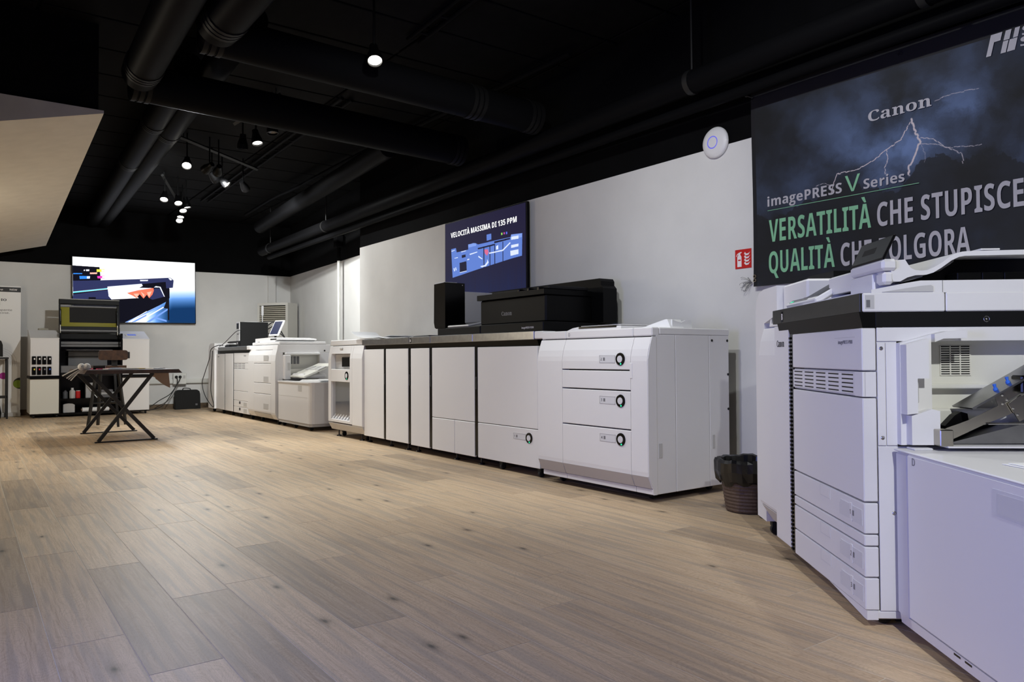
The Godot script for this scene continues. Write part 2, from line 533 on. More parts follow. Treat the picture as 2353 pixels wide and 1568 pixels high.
	glow("tablet_blue", Color(0.10, 0.16, 0.38), 0.6)
	glow("tablet_dim", Color(0.16, 0.18, 0.20), 0.35)
	glow("screen_words", Color(1, 1, 1), 0.95)
	glow("ring_blue", Color(0.42, 0.42, 0.95), 0.7)
	glow("lavender_screen", Color(0.62, 0.665, 1.0), 1.5)
	glow("lamp_on", Color(1.0, 0.98, 0.94), 9.0)
	glow("lamp_rim", Color(1.0, 0.98, 0.94), 1.5)
	mat("lamp_off", Color(0.35, 0.35, 0.36), 0.2, 0.8)
	# the two screens
	var im := Image.create(960, 548, false, Image.FORMAT_RGB8)
	for yy in 548:
		for xx in 960:
			var u := xx / 960.0
			var v := yy / 548.0
			var e := clampf((v - 0.42 - 0.10 * (1.0 - u)) / 0.36, 0, 1) * clampf((u - 0.55) / 0.25, 0, 1)
			var c := Color(1, 1, 1).lerp(Color(0.42, 0.62, 0.90), clampf(e * 2.2, 0, 1)).lerp(Color(0.04, 0.19, 0.36), clampf(e * 1.9 - 0.75, 0, 1))
			im.set_pixel(xx, yy, c)
	for p in BACK_SCREEN:
		fill(im, p[1], Color(p[0]))
	screen_mat("back_screen", im, 1.15)
	var im2 := Image.create(900, 500, false, Image.FORMAT_RGB8)
	var nz := FastNoiseLite.new()
	nz.frequency = 0.02
	for yy in 500:
		for xx in 900:
			var v := yy / 500.0
			var c := Color(0.13, 0.12, 0.22).lerp(Color(0.10, 0.14, 0.30), clampf((v - 0.55) * 2.5, 0, 1) * (0.5 + 0.5 * nz.get_noise_1d(xx * 2.0)))
			im2.set_pixel(xx, yy, c)
	for p in SIDE_SCREEN:
		fill(im2, p[1], Color(p[0]))
	screen_mat("side_screen", im2, 0.9)
	var st := mat("storm", Color.WHITE, 0.75)
	st.albedo_texture = storm_image()
	# floor planks: six boards, each in three tones
	rng.seed = 3
	var tex := []
	for i in 6:
		var kn := []
		for q in [1, 1, 0, 0, 2, 0][i]:
			kn.append([rng.randf_range(0.2, 0.8), rng.randf_range(0.6, 5.8), rng.randf_range(0.4, 1.4)])
		tex.append(wood_image(20 + i * 7, kn))
	for i in 6:
		for k in 3:
			var m := mat("plank_%d_%d" % [i, k], [Color(1.0, 0.995, 0.98), Color(0.955, 0.945, 0.93), Color(0.86, 0.855, 0.85)][k], 0.5)
			m.metallic_specular = 0.35
			m.albedo_texture = tex[i]

func screen_mat(called: String, im: Image, energy: float) -> void:
	var m := mat(called, Color(0.01, 0.01, 0.012), 0.6)
	m.metallic_specular = 0.2
	m.emission_enabled = true
	m.emission = Color.BLACK
	m.emission_operator = BaseMaterial3D.EMISSION_OP_ADD
	m.emission_texture = ImageTexture.create_from_image(im)
	m.emission_energy_multiplier = energy

# ---------------------------------------------------------------- the place
func _ready() -> void:
	var cam := Camera3D.new()
	cam.name = "camera"
	cam.fov = 48.92
	cam.near = 0.05
	cam.far = 100.0
	cam.transform = Transform3D(Basis(Vector3(0.80697, -0.00539, 0.59057), Vector3(-0.00802, 0.99977, 0.02009), Vector3(-0.59054, -0.02095, 0.80674)).orthonormalized(), Vector3(0, 0.86, 0))
	add_child(cam)
	cam.current = true
	var we := WorldEnvironment.new()
	we.name = "surroundings"
	var env := Environment.new()
	env.background_mode = Environment.BG_COLOR
	env.tonemap_mode = Environment.TONE_MAPPER_LINEAR
	env.tonemap_exposure = 1.2
	env.sdfgi_enabled = true
	env.ssao_enabled = true
	env.ssil_enabled = true
	we.environment = env
	add_child(we)
	env.background_color = Color.BLACK
	materials()
	room()
	ceiling_services()
	lamps()
	side_wall_things()
	press_line()
	paper_deck_unit()
	finisher_unit()
	far_press()
	near_press()
	back_area()
	display_table()
	signage()

func room() -> void:
	# floor: a bed of pale joint filler and the planks on it
	var s := S()
	bb(s, -3.4, 5.2, -0.2, -0.0006, -14.0, 3.7)
	var fl := structure("floor", s, "grout")
	rng.seed = 42
	var phase := {2: -2.242, 5: -2.235, 6: -1.812, 8: -2.02, 9: -2.305, 10: -1.282, 11: -1.817, 12: -1.597, 13: -2.04, 14: -2.54, 15: -2.215, 0: -1.83, 1: -2.62, 3: -2.9, 4: -1.7, 7: -2.55}
	var meshes := {}
	var rest := S()
	var rest_count := 0
	for k in range(-16, 25):
		var x0 := 0.021 + 0.1965 * k
		var z0: float = phase.get(k, -rng.randf_range(1.3, 2.5))
		var row := int(floor((-13.8 - z0) / 1.265))
		while true:
			var a := z0 + 1.265 * row
			row += 1
			if a > 3.5:
				break
			var za := maxf(a, -13.8)
			var zb := minf(a + 1.265, 3.5)
			if zb - za < 0.05 or x0 > 4.14 and za > -8.95:
				continue
			if x0 > 4.14:
				zb = minf(zb, -8.6)
			var tone := rng.randi_range(0, 99)
			var kind := rng.randi_range(0, 5)
			var flip := rng.randf() < 0.5
			if k == 2 and absf(a + 3.507) < 0.05:
				tone = 99
			if k < -1 or za > 0.2:
				plank(rest, x0, za, zb, flip)
				rest_count += 1
				continue
			var key := "%.3f %s" % [zb - za, flip]
			if not meshes.has(key):
				var p := S()
				plank(p, 0.0, 0.0, zb - za, flip)
				p.generate_normals()
				meshes[key] = p.commit()
			var o := MeshInstance3D.new()
			o.name = "plank"
			o.mesh = meshes[key]
			o.position = Vector3(x0, 0, za)
			o.material_override = M["plank_%d_%d" % [kind, 0 if tone < 42 else 1 if tone < 82 else 2]]
			fl.add_child(o, true)
	var ro := obj(fl, "planks_beyond_the_view", rest, "plank_2_1")
	ro.set_meta("kind", "stuff")

	# right wall: white to 2.28 m, painted black above
	s = S()
	bb(s, 4.12, 4.5, 0, 2.275, -8.94, 3.7)
	var w := structure("wall_right", s, "wall_white")
	box(w, "upper_wall", "wall_black", 4.125, 4.5, 2.275, 3.4, -8.94, 3.7, 0.0)
	# the stretch behind, set back and running slightly askew to the corner
	s = S()
	var pa := Vector3(4.39, 0, -8.6)
	var pb := Vector3(4.95, 0, -13.82)
	var nn := (pb - pa).cross(Vector3.UP).normalized()
	if nn.x < 0:
		nn = -nn
	slab(s, pa, pb, nn * 0.3, 0.0, 0.0, 2.286, 2.385)
	w = structure("wall_right_recess", s, "wall_white")
	s = S()
	slab(s, pa + nn * 0.005, pb + nn * 0.005, nn * 0.3, 2.286, 2.385, 3.4, 3.4)
	obj(w, "upper_wall", s, "wall_black")
	# back wall
	s = S()
	slab(s, Vector3(-3.4, 0, -13.8), Vector3(5.3, 0, -13.8), Vector3(0, 0, -0.3), 0, 0, 2.33, 2.386)
	w = structure("wall_back", s, "wall_white")
	s = S()
	slab(s, Vector3(-3.4, 0, -13.805), Vector3(5.3, 0, -13.805), Vector3(0, 0, -0.3), 2.33, 2.386, 3.4, 3.4)
	obj(w, "upper_wall", s, "wall_black")
	box(w, "column_casing", "wall_white", 4.52, 4.66, 0, 2.37, -13.8, -13.74, 0.004)
	s = S()
	bb(s, -3.2, 4.9, 0, 0.085, -13.8, -13.783, 0.003)
	structure("baseboard_back", s, "skirting")
	# left wall and rear wall
	s = S()
	bb(s, -3.5, -3.2, 0, 3.4, -14.0, 3.7)
	structure("wall_left", s, "wall_white")
	s = S()
	bb(s, -3.4, 4.5, 0, 3.4, 3.5, 3.7)
	structure("wall_rear", s, "wall_white")
	# ceiling: black lay-in tiles in a black grid
	s = S()
	bb(s, -3.5, 5.3, 3.33, 3.5, -14.0, 3.7)
	var ce := structure("ceiling", s, "ceiling_bar")
	var tile := S()
	bb(tile, 0.012, 1.188, 0, 0.02, 0.012, 0.588, 0.004)
	tile.generate_normals()
	tile.set_material(M.ceiling_black)
	var tm := tile.commit()
	for i in 7:
		for j in 29:
			var o := MeshInstance3D.new()
			o.name = "ceiling_tile"
			o.mesh = tm
			o.position = Vector3(-3.2 + 1.2 * i, 3.30, -13.8 + 0.6 * j)
			ce.add_child(o, true)
	# white sloping soffit on the left, the underside of a flight of stairs, and the black bulkhead that carries it
	s = S()
	var fa := [Vector3(0.81, 2.64, -6.1), Vector3(0.81, 2.66, -6.1), Vector3(-3.2, 2.66, -6.1), Vector3(-3.2, 1.55, -6.1)]
	var fb := [Vector3(1.0, 2.58, -13.3), Vector3(1.0, 2.62, -13.3), Vector3(-3.2, 2.62, -13.3), Vector3(-3.2, 1.45, -13.3)]
	poly(s, fa, Vector3(0, 0, 1))
	poly(s, fb, Vector3(0, 0, -1))
	poly(s, [fa[0], fb[0], fb[3], fa[3]], Vector3(0.2, -1, 0))
	poly(s, [fa[1], fb[1], fb[2], fa[2]], Vector3(0, 1, 0))
	poly(s, [fa[0], fa[1], fb[1], fb[0]], Vector3(1, 0, 0))
	var so := structure("trim_1", s, "soffit_white")
	so.set_meta("label", "white sloping underside of a staircase below the black ceiling")
	s = S()
	bb(s, -3.2, 0.78, 2.66, 3.3, -13.3, -6.14)
	var bk := structure("trim_2", s, "ceiling_black")
	bk.set_meta("label", "black bulkhead above the white sloping soffit")

func plank(s: SurfaceTool, x0: float, z0: float, z1: float, flip: bool) -> void:
	var g := 0.0011
	var c := 0.0007
	var x1 := x0 + 0.1965
	var top := [Vector3(x0 + g + c, 0, z0 + g + c), Vector3(x1 - g - c, 0, z0 + g + c), Vector3(x1 - g - c, 0, z1 - g - c), Vector3(x0 + g + c, 0, z1 - g - c)]
	var low := [Vector3(x0 + g, -0.003, z0 + g), Vector3(x1 - g, -0.003, z0 + g), Vector3(x1 - g, -0.003, z1 - g), Vector3(x0 + g, -0.003, z1 - g)]
	var len := (z1 - z0) / 1.265
	var uv := [Vector2(0, 0), Vector2(1, 0), Vector2(1, len), Vector2(0, len)]
	if flip:
		uv = [Vector2(1, 1), Vector2(0, 1), Vector2(0, 1 - len), Vector2(1, 1 - len)]
	for q in [0, 1, 2, 0, 2, 3]:
		s.set_uv(uv[q])
		s.add_vertex(top[q])
	for i in 4:
		var j := (i + 1) % 4
		for v in [[top[i], uv[i]], [low[i], uv[i]], [low[j], uv[j]], [top[i], uv[i]], [low[j], uv[j]], [top[j], uv[j]]]:
			s.set_uv(v[1])
			s.add_vertex(v[0])

# an upright slab from a to b, thick away by `off`, with its own heights at both ends
func slab(s: SurfaceTool, a: Vector3, b: Vector3, off: Vector3, a0: float, b0: float, a1: float, b1: float) -> void:
	var f := [Vector3(a.x, a0, a.z), Vector3(b.x, b0, b.z), Vector3(b.x, b1, b.z), Vector3(a.x, a1, a.z)]
	var k := []
	for p in f:
		k.append(p + off)
	poly(s, f, -off)
	poly(s, k, off)
	poly(s, [f[3], f[2], k[2], k[3]], Vector3.UP)
	poly(s, [f[0], f[1], k[1], k[0]], Vector3.DOWN)
	poly(s, [f[0], f[3], k[3], k[0]], a - b)
	poly(s, [f[1], f[2], k[2], k[1]], b - a)

func duct(label: String, category: String, a: Vector3, b: Vector3, r: float, bands: Array, group := "", m := "duct_black", called := "air_duct") -> Node3D:
	var t := thing(called, label, category, a, 0.0, group)
	var s := S()
	tube(s, [Vector3.ZERO, b - a], r, 24)
	obj(t, "pipe", s, m)
	for k in bands:
		s = S()
		var c := (b - a) * float(k)
		var d := (b - a).normalized()
		for e in 3:
			tube(s, [c + d * (e * 0.045), c + d * (e * 0.045 + 0.03)], r * 1.045, 24)
		obj(t, "joint_band", s, "duct_band")
	return t

func ceiling_services() -> void:
	duct("thick black air duct crossing the ceiling above the display table", "duct", Vector3(0.95, 2.84, -5.86), Vector3(3.74, 2.80, -5.95), 0.135, [0.0, 0.965])
	duct("thick black air duct crossing under the ceiling beside the single bright spot", "duct", Vector3(1.16, 2.86, -4.78), Vector3(3.72, 2.80, -4.78), 0.125, [0.0, 0.75, 0.965])
	duct("black air duct running towards the back wall, next to the white soffit", "duct", Vector3(1.375, 3.1, -6.05), Vector3(1.68, 3.1, -13.78), 0.108, [0.2, 0.42], "paired ducts beside the soffit")
	duct("black air duct running towards the back wall, farther from the soffit", "duct", Vector3(1.516, 3.1, -4.95), Vector3(1.83, 3.1, -13.78), 0.108, [0.03, 0.33], "paired ducts beside the soffit")
	duct("black air duct passing over the camera side of the room to the soffit", "duct", Vector3(0.98, 2.84, -5.70), Vector3(0.80, 2.84, 0.6), 0.12, [0.02])
	duct("black air duct over the room that meets the duct beside the bright spot", "duct", Vector3(1.22, 2.86, -4.64), Vector3(1.32, 2.86, 0.6), 0.13, [0.02])
	var p1 := duct("long black pipe hung along the top of the right wall, the upper and thicker one", "pipe", Vector3(3.97, 2.62, -12.4), Vector3(3.74, 2.66, 2.4), 0.075, [], "", "duct_black", "service_pipe")
	var p2 := duct("long black pipe along the top of the right wall, the lower and thinner one", "pipe", Vector3(4.02, 2.50, -12.2), Vector3(3.86, 2.52, 2.4), 0.035, [], "", "duct_black", "service_pipe")
	var p3 := duct("thick black pipe under the ceiling near the back right corner", "pipe", Vector3(3.75, 2.92, -11.8), Vector3(3.35, 2.92, -6.6), 0.10, [], "", "duct_black", "service_pipe")
	for q in [[p1, 0.03], [p1, 0.19], [p1, 0.62], [p1, 0.72]]:
		var s := S()
		var b: Vector3 = Vector3(-0.23, 0.04, 14.8) * float(q[1])
		tube(s, [b, b + Vector3(0, 0.68, 0)], 0.008, 6)
		tube(s, [b + Vector3(0, 0, -0.02), b + Vector3(0, 0, 0.02)], 0.08, 20)
		obj(q[0], "hanger", s, "ceiling_bar")
	# thin conduit that steps up towards the back
	var cd := thing("ceiling_conduit", "thin black conduit bending along under the ceiling tiles", "conduit", Vector3(3.7, 3.2, -12.4))
	var s2 := S()
	tube(s2, curve([Vector3.ZERO, Vector3(-0.05, 0, 1.6), Vector3(-0.02, 0.0, 2.4), Vector3(0.0, 0.02, 4.6), Vector3(0.1, 0.02, 8.0)]), 0.025, 8)
	obj(cd, "tube", s2, "duct_black")
	# black pipe and white riser on the recessed wall
	var rs := thing("wall_riser", "slim white riser pipe on the recessed wall with black upper end", "pipe", Vector3(4.50, 0, -10.5))
	s2 = S()
	tube(s2, [Vector3(0, 0, 0), Vector3(0, 2.30, 0)], 0.022, 12)
	obj(rs, "pipe", s2, "pipe_white")
	s2 = S()
	tube(s2, [Vector3(0, 2.30, 0), Vector3(0, 2.75, 0)], 0.03, 12)
	bb(s2, -0.06, 0.05, 2.5, 2.68, -0.06, 0.06, 0.01)
	obj(rs, "upper_pipe", s2, "wall_black")
	# cable trays and lamp tracks
	for q in [["black cable tray of two rails running over the display table", Vector3(2.97, 3.268, -12.0), Vector3(2.87, 3.268, -6.5)], ["black cable tray of two rails over the press line", Vector3(2.75, 3.268, -5.0), Vector3(2.6, 3.268, -1.2)]]:
		var t := thing("cable_tray", q[0], "cable tray", q[1])
		var d: Vector3 = q[2] - q[1]
		for e in [-0.05, 0.05]:
			s2 = S()
			tube(s2, [Vector3(e, 0, 0), d + Vector3(e, 0, 0)], 0.018, 6)
			obj(t, "rail", s2, "duct_black")
		for k in 12:
			var c := d * (k + 0.5) / 12.0
			box(t, "rung", "duct_black", c.x - 0.06, c.x + 0.06, c.y - 0.006, c.y + 0.006, c.z - 0.01, c.z + 0.01, 0.0)

func lamp(label: String, at: Vector3, aim: Vector3, lit: int, energy: float, group := "", cone := 50.0) -> void:
	var t := thing("track_spot", label, "spotlight", at, 0.0, group)
	var d := (aim - at).normalized()
	var s := S()
	lathe(s, [Vector2(0.0, -0.10), Vector2(0.028, -0.10), Vector2(0.032, -0.06), Vector2(0.05, 0.0), Vector2(0.052, 0.045), Vector2(0.047, 0.045), Vector2(0.04, 0.0)], Vector3.ZERO, d, 20)
	obj(t, "housing", s, "black_plastic")
	s = S()
	lathe(s, [Vector2(0.0, 0.012), Vector2(0.045, 0.03), Vector2(0.045, 0.028), Vector2(0.0, 0.0)], Vector3.ZERO, d, 20)
	obj(t, "lens", s, ["lamp_off", "lamp_rim", "lamp_on"][lit])
	s = S()
	tube(s, [-d * 0.05, -d * 0.05 + Vector3(0, 0.07, 0), Vector3(-d.x * 0.05, 3.305 - at.y, -d.z * 0.05)], 0.008, 6)
	obj(t, "bracket", s, "black_plastic")
	if lit > 0 and energy > 0.0:
		var l := SpotLight3D.new()
		l.name = "beam"
		l.light_energy = energy
		l.light_color = Color(0.985, 0.995, 0.99)
		l.spot_angle = cone
		l.spot_angle_attenuation = 0.8
		l.spot_range = 30.0
		l.spot_attenuation = 2.0
		l.light_size = 0.04
		l.shadow_enabled = true
		t.add_child(l)
		var up := Vector3.RIGHT if absf(d.y) > 0.9 else Vector3.UP
		l.transform = Transform3D(Basis.looking_at(d, up), d * 0.07)

const SPOT := 3.2

func lamps() -> void:
	var g := "track spots"
	lamp("bright spot hanging alone beyond the front air duct", Vector3(2.18, 2.85, -4.5), Vector3(1.7, 0.0, -3.0), 2, SPOT * 0.68, g)
	lamp("brightest spot, alone above the display table", Vector3(1.93, 2.96, -8.55), Vector3(1.2, 0.0, -6.0), 2, SPOT * 1.15, g)
	lamp("lit spot in the middle of the row of three on the short track", Vector3(2.26, 2.96, -7.22), Vector3(2.5, 0.0, -6.3), 2, SPOT * 1.0, g)
	lamp("unlit spot at the end of the three-spot track away from the duct", Vector3(2.20, 2.96, -7.47), Vector3(2.2, 0.4, -7.9), 0, 0.0, g)
	lamp("unlit spot of the three-spot track next to the thick duct", Vector3(2.27, 2.96, -6.80), Vector3(2.3, 0.4, -6.4), 0, 0.0, g)
	var mid := [Vector3(2.16, 2.96, -8.64), Vector3(2.29, 2.96, -8.69), Vector3(2.34, 2.96, -9.04), Vector3(2.51, 2.96, -9.22), Vector3(2.77, 2.96, -9.32)]
	var aims := [Vector3(0.3, 1.0, -13.8), Vector3(2.9, 1.2, -13.8), Vector3(4.6, 1.4, -11.0), Vector3(4.12, 1.0, -8.0), Vector3(4.6, 1.4, -11.4)]
	for i in 5:
		lamp("spot turned away, on the crossing track among the five in a bunch", mid[i], aims[i], 1, SPOT * [1.5, 0.15, 1.0, 0.6, 1.4][i], g)
	var far := [Vector3(2.10, 2.96, -10.52), Vector3(2.30, 2.96, -10.67), Vector3(2.45, 2.96, -10.85), Vector3(2.47, 2.96, -11.17), Vector3(2.55, 2.96, -11.66), Vector3(2.61, 2.96, -12.03)]
	var aim2 := [Vector3(1.4, 0, -8.6), Vector3(2.2, 0, -8.6), Vector3(2.9, 0.2, -10.4), Vector3(2.5, 0, -9.3), Vector3(2.2, 0, -10.6), Vector3(2.4, 0.3, -9.5)]
	for i in 6:
		lamp("small lit spot in the far cluster near the back wall", far[i], aim2[i], 2, SPOT * 0.4, g)
	# the rest of the row goes on over and behind the camera
	var behind := [[Vector3(1.62, 2.95, -2.6), Vector3(3.4, 0.9, -5.0), 0.75], [Vector3(0.3, 2.93, 0.9), Vector3(2.9, 0.6, -0.5), 2.2, 28.0], [Vector3(1.9, 2.95, -2.2), Vector3(4.1, 1.5, -2.5), 0.6], [Vector3(2.95, 2.95, -1.3), Vector3(2.6, 0.0, -1.5), 0.25]]
	for q in behind:
		lamp("spot on the track over the camera", q[0], q[1], 2, SPOT * q[2], "track spots over the camera", q[3] if q.size() > 3 else 50.0)
	for q in [["black lamp track holding three spots near the thick duct", Vector3(2.27, 3.22, -6.6), Vector3(2.19, 3.22, -7.7)], ["black lamp track crossing the room with five spots", Vector3(1.8, 3.22, -8.45), Vector3(2.95, 3.22, -9.4)], ["black lamp track with the far cluster of lit spots", Vector3(2.05, 3.22, -10.4), Vector3(2.65, 3.22, -12.2)]]:
		var t := thing("lamp_track", q[0], "lamp track", q[1])
		var s := S()
		tube(s, [Vector3.ZERO, q[2] - q[1]], 0.02, 4, true, false)
		obj(t, "rail", s, "ceiling_bar")
		for e in [0.08, 0.92]:
			s = S()
			var c: Vector3 = (q[2] - q[1]) * float(e)
			tube(s, [c, c + Vector3(0, 0.09, 0)], 0.006, 6)
			obj(t, "hanger", s, "ceiling_bar")

func screen(called: String, label: String, at: Vector3, turn: float, w: float, h: float, m: String) -> Node3D:
	var t := thing(called, label, "television", at, turn)
	var s := S()
	bb(s, -w / 2 - 0.012, w / 2 + 0.012, -0.016, h + 0.012, -0.035, -0.002, 0.004)
	bb(s, -w / 2 + 0.1, w / 2 - 0.1, 0.06, h - 0.1, -0.062, -0.035, 0.01)
	obj(t, "case", s, "black_plastic")
	s = S()
	uvquad(s, Vector3(-w / 2, 0, 0), Vector3(w / 2, 0, 0), Vector3(w / 2, h, 0), Vector3(-w / 2, h, 0))
	obj(t, "display", s, m)
	return t

func side_wall_things() -> void:
	var tv := screen("wall_television", "wall television showing a dark press diagram with white headline", Vector3(4.055, 1.467, -6.015), -90, 1.386, 0.775, "side_screen")
	text(tv, "VELOCITÀ MASSIMA DI 135 PPM", "screen_words", Vector3(-0.582, 0.620, 0.001), 0.052, 1.14, true)
	var l := AreaLight3D.new()
	l.name = "screen_light"
	l.area_size = Vector2(1.3, 0.7)
	l.light_color = Color(0.5, 0.55, 1.0)
	l.light_energy = 0.06
	l.shadow_enabled = true
	tv.add_child(l)
	l.transform = Transform3D(Basis(Vector3.UP, PI), Vector3(0, 0.38, 0.02))

	# banner
	var b := thing("wall_banner", "large dark vinyl banner with lightning, green and white slogans", "banner", Vector3(4.085, 1.30, -2.955), -90)
	var s := S()
	var nx := 24
	for i in nx:
		for j in 10:
			var q := []
			for e in [[i, j], [i + 1, j], [i + 1, j + 1], [i, j + 1]]:
				q.append(banner_at(e[0] / float(nx), e[1] / 10.0))
			s.set_smooth_group(1)
			for v in [0, 3, 2, 0, 2, 1]:
				var e: Array = [[i, j], [i + 1, j], [i + 1, j + 1], [i, j + 1]][v]
				s.set_uv(Vector2(e[0] / float(nx), 1.0 - e[1] / 10.0))
				s.add_vertex(q[v])
	obj(b, "vinyl", s, "storm")
	var z := 0.006
	text(b, "Canon", "banner_grey", Vector3(0.77, 0.862, z), 0.060, 0.34, true, true)
	text(b, "imagePRESS", "banner_grey", Vector3(0.113, 0.495, z), 0.060, 0.495, true)
	text(b, "V", "banner_green", Vector3(0.628, 0.492, z), 0.094, 0.090, false)
	text(b, "Series", "banner_grey", Vector3(0.737, 0.492, z), 0.056, 0.228, true)
	box(b, "underline", "banner_green", 0.113, 1.04, 0.468, 0.471, z - 0.001, z, 0.0)
	text(b, "VERSATILITÀ", "banner_green", Vector3(0.122, 0.270, z), 0.138, 0.655, true)
	text(b, "CHE STUPISCE", "banner_grey", Vector3(0.812, 0.268, z), 0.134, 0.712, true)
	text(b, "QUALITÀ", "banner_green", Vector3(0.118, 0.072, z), 0.138, 0.44, true)
	text(b, "CHE FOLGORA", "banner_grey", Vector3(0.595, 0.070, z), 0.134, 0.69, true)
	# block emblem of slanted panels and the first letter after it
	s = S()
	for q in [[1.372, 1.031, 1.396, 1.133, 1.418, 1.133, 1.394, 1.031], [1.408, 1.094, 1.418, 1.133, 1.446, 1.133, 1.437, 1.094], [1.396, 1.088, 1.406, 1.133, 1.405, 1.133], [1.450, 1.088, 1.461, 1.133, 1.486, 1.133, 1.476, 1.088], [1.491, 1.088, 1.501, 1.133, 1.522, 1.133, 1.512, 1.088], [1.436, 1.028, 1.449, 1.084, 1.472, 1.084, 1.459, 1.028], [1.464, 1.028, 1.477, 1.084, 1.511, 1.084, 1.498, 1.028]]:
		var pts := []
		for i in q.size() / 2:
			pts.append(Vector2(q[i * 2], q[i * 2 + 1]))
		ext(s, pts, "z", z - 0.001, z)
	obj(b, "emblem", s, "banner_grey")
	text(b, "S", "banner_grey", Vector3(1.530, 1.085, z), 0.045, 0.04, true)
	text(b, "S", "banner_grey", Vector3(1.522, 1.034, z), 0.045, 0.04, true)
	for q in [[0.012, 1.212], [0.95, 1.19], [1.9, 1.17], [0.012, 0.04], [0.012, 0.065]]:
		s = S()
		lathe(s, [Vector2(0.006, 0.0), Vector2(0.012, 0.0), Vector2(0.011, 0.004), Vector2(0.007, 0.004)], Vector3(q[0], q[1], 0.004), Vector3(0, 0, 1), 14)
		obj(b, "eyelet", s, "screw")
	# tuft of wire ties at the banner's lower corner and the cord at the upper
	var tu := thing("wire_tie", "tuft of thin grey wire ties at the lower banner corner", "wire", Vector3(4.11, 1.33, -2.985), -90)
	s = S()
	rng.seed = 9
	for i in 16:
		var e := Vector3(rng.randf_range(-0.075, -0.02), rng.randf_range(-0.06, 0.045), rng.randf_range(0.0, 0.03))
		tube(s, curve([Vector3.ZERO, e * 0.5 + Vector3(0, 0.008, 0.01), e, e + Vector3(rng.randf_range(-0.012, 0.012), rng.randf_range(-0.012, 0.012), 0.01)], 4), 0.0011, 5)
	tube(s, [Vector3.ZERO, Vector3(0.03, 0.02, 0.015)], 0.0012, 5)
	obj(tu, "strands", s, "mid_grey")
	tu = thing("banner_cord", "short dark cord tying the upper banner corner to the wall", "cord", Vector3(4.11, 2.54, -2.99), -90)
	s = S()
	tube(s, curve([Vector3(-0.02, 0.01, 0.0), Vector3(0.0, 0.0, 0.015), Vector3(0.045, -0.025, 0.028)], 4), 0.002, 5)
	lathe(s, [Vector2(0.0, 0.0), Vector2(0.006, 0.0), Vector2(0.006, 0.012), Vector2(0.0, 0.012)], Vector3(-0.02, 0.01, 0), Vector3(0, 0, 1), 10)
	obj(tu, "strand", s, "mid_grey")

	# round wireless access point
	var ap := thing("access_point", "round white wireless access point with faint blue ring", "access point", Vector3(4.12, 2.305, -3.262), -90)
	s = S()
	lathe(s, [Vector2(0.085, 0.0), Vector2(0.105, 0.006), Vector2(0.106, 0.014), Vector2(0.098, 0.026), Vector2(0.07, 0.034), Vector2(0.0, 0.037)], Vector3.ZERO, Vector3(0, 0, 1), 48, true)
	obj(ap, "shell", s, "plastic")
	s = S()
	lathe(s, [Vector2(0.036, 0.0362), Vector2(0.040, 0.0372), Vector2(0.043, 0.0362)], Vector3(-0.008, 0, 0), Vector3(0, 0, 1), 40)
	obj(ap, "light_ring", s, "ring_blue")

	# fire extinguisher sign
	var fs := thing("fire_sign", "square red fire extinguisher sign with white pictogram", "sign", Vector3(4.12, 1.43, -3.057), -90)
	box(fs, "plate", "red", -0.063, 0.063, 0, 0.126, 0.0, 0.004, 0.001)
	s = S()
	ext(s, [Vector2(-0.045, 0.012), Vector2(-0.012, 0.012), Vector2(-0.012, 0.078), Vector2(-0.020, 0.090), Vector2(-0.022, 0.098), Vector2(-0.010, 0.104), Vector2(-0.012, 0.110), Vector2(-0.030, 0.106), Vector2(-0.046, 0.098), Vector2(-0.054, 0.082), Vector2(-0.050, 0.081), Vector2(-0.041, 0.095), Vector2(-0.036, 0.096), Vector2(-0.037, 0.090), Vector2(-0.045, 0.078)], "z", 0.004, 0.005)
	obj(fs, "extinguisher_mark", s, "sign_white")
	box(fs, "mark_label", "red", -0.038, -0.018, 0.052, 0.060, 0.005, 0.0056, 0.0)
	s = S()
	for k in 4:
		var y := 0.020 + 0.021 * k
		ext(s, [Vector2(0.008, y + 0.012), Vector2(0.022, y), Vector2(0.042, y + 0.002), Vector2(0.055, y + 0.022), Vector2(0.044, y + 0.014), Vector2(0.030, y + 0.011), Vector2(0.022, y + 0.014), Vector2(0.016, y + 0.024)], "z", 0.004, 0.005)
	obj(fs, "flame_mark", s, "sign_white")

	# waste basket with a black liner, and a dark bundle beside it
	var wb := thing("waste_basket", "brown woven waste basket with black bin liner behind the near printer", "waste basket", Vector3(3.52, 0, -2.60))
	s = S()
	var prof := []
	for k in 30:
		var e := k / 29.0
		prof.append(Vector2(0.118 + 0.040 * e + (0.0028 if k % 2 else 0.0), 0.005 + 0.275 * e))
	lathe(s, [Vector2(0.0, 0.005)] + prof, Vector3.ZERO, Vector3.UP, 40)
	obj(wb, "basket", s, "wicker")
	s = S()
	var lin := [Vector2(0.150, 0.155), Vector2(0.166, 0.175), Vector2(0.178, 0.225), Vector2(0.178, 0.275), Vector2(0.168, 0.292), Vector2(0.150, 0.286), Vector2(0.140, 0.23), Vector2(0.0, 0.21)]
	rng.seed = 8
	var wob := []
	for k in 40:
		wob.append(rng.randf_range(-0.006, 0.006))
	for i in lin.size() - 1:
		for k in 40:
			var q := []
			for e in [[i, k], [i, (k + 1) % 40], [i + 1, (k + 1) % 40], [i + 1, k]]:
				var pr: Vector2 = lin[e[0]]
				var a: float = TAU * e[1] / 40.0
				var r: float = pr.x + (wob[e[1]] if pr.x > 0.01 else 0.0) * (1.0 + 0.5 * sin(e[0] * 2.0))
				q.append(Vector3(cos(a) * r, pr.y + wob[(e[1] * 7) % 40] * (2.4 if e[0] == 0 else 0.8), sin(a) * r))
			var o: Vector3 = q[0] + q[2]
			poly(s, q, Vector3(o.x, 0.05 if i > 3 else 0.0, o.z))
	obj(wb, "liner", s, "bin_bag")
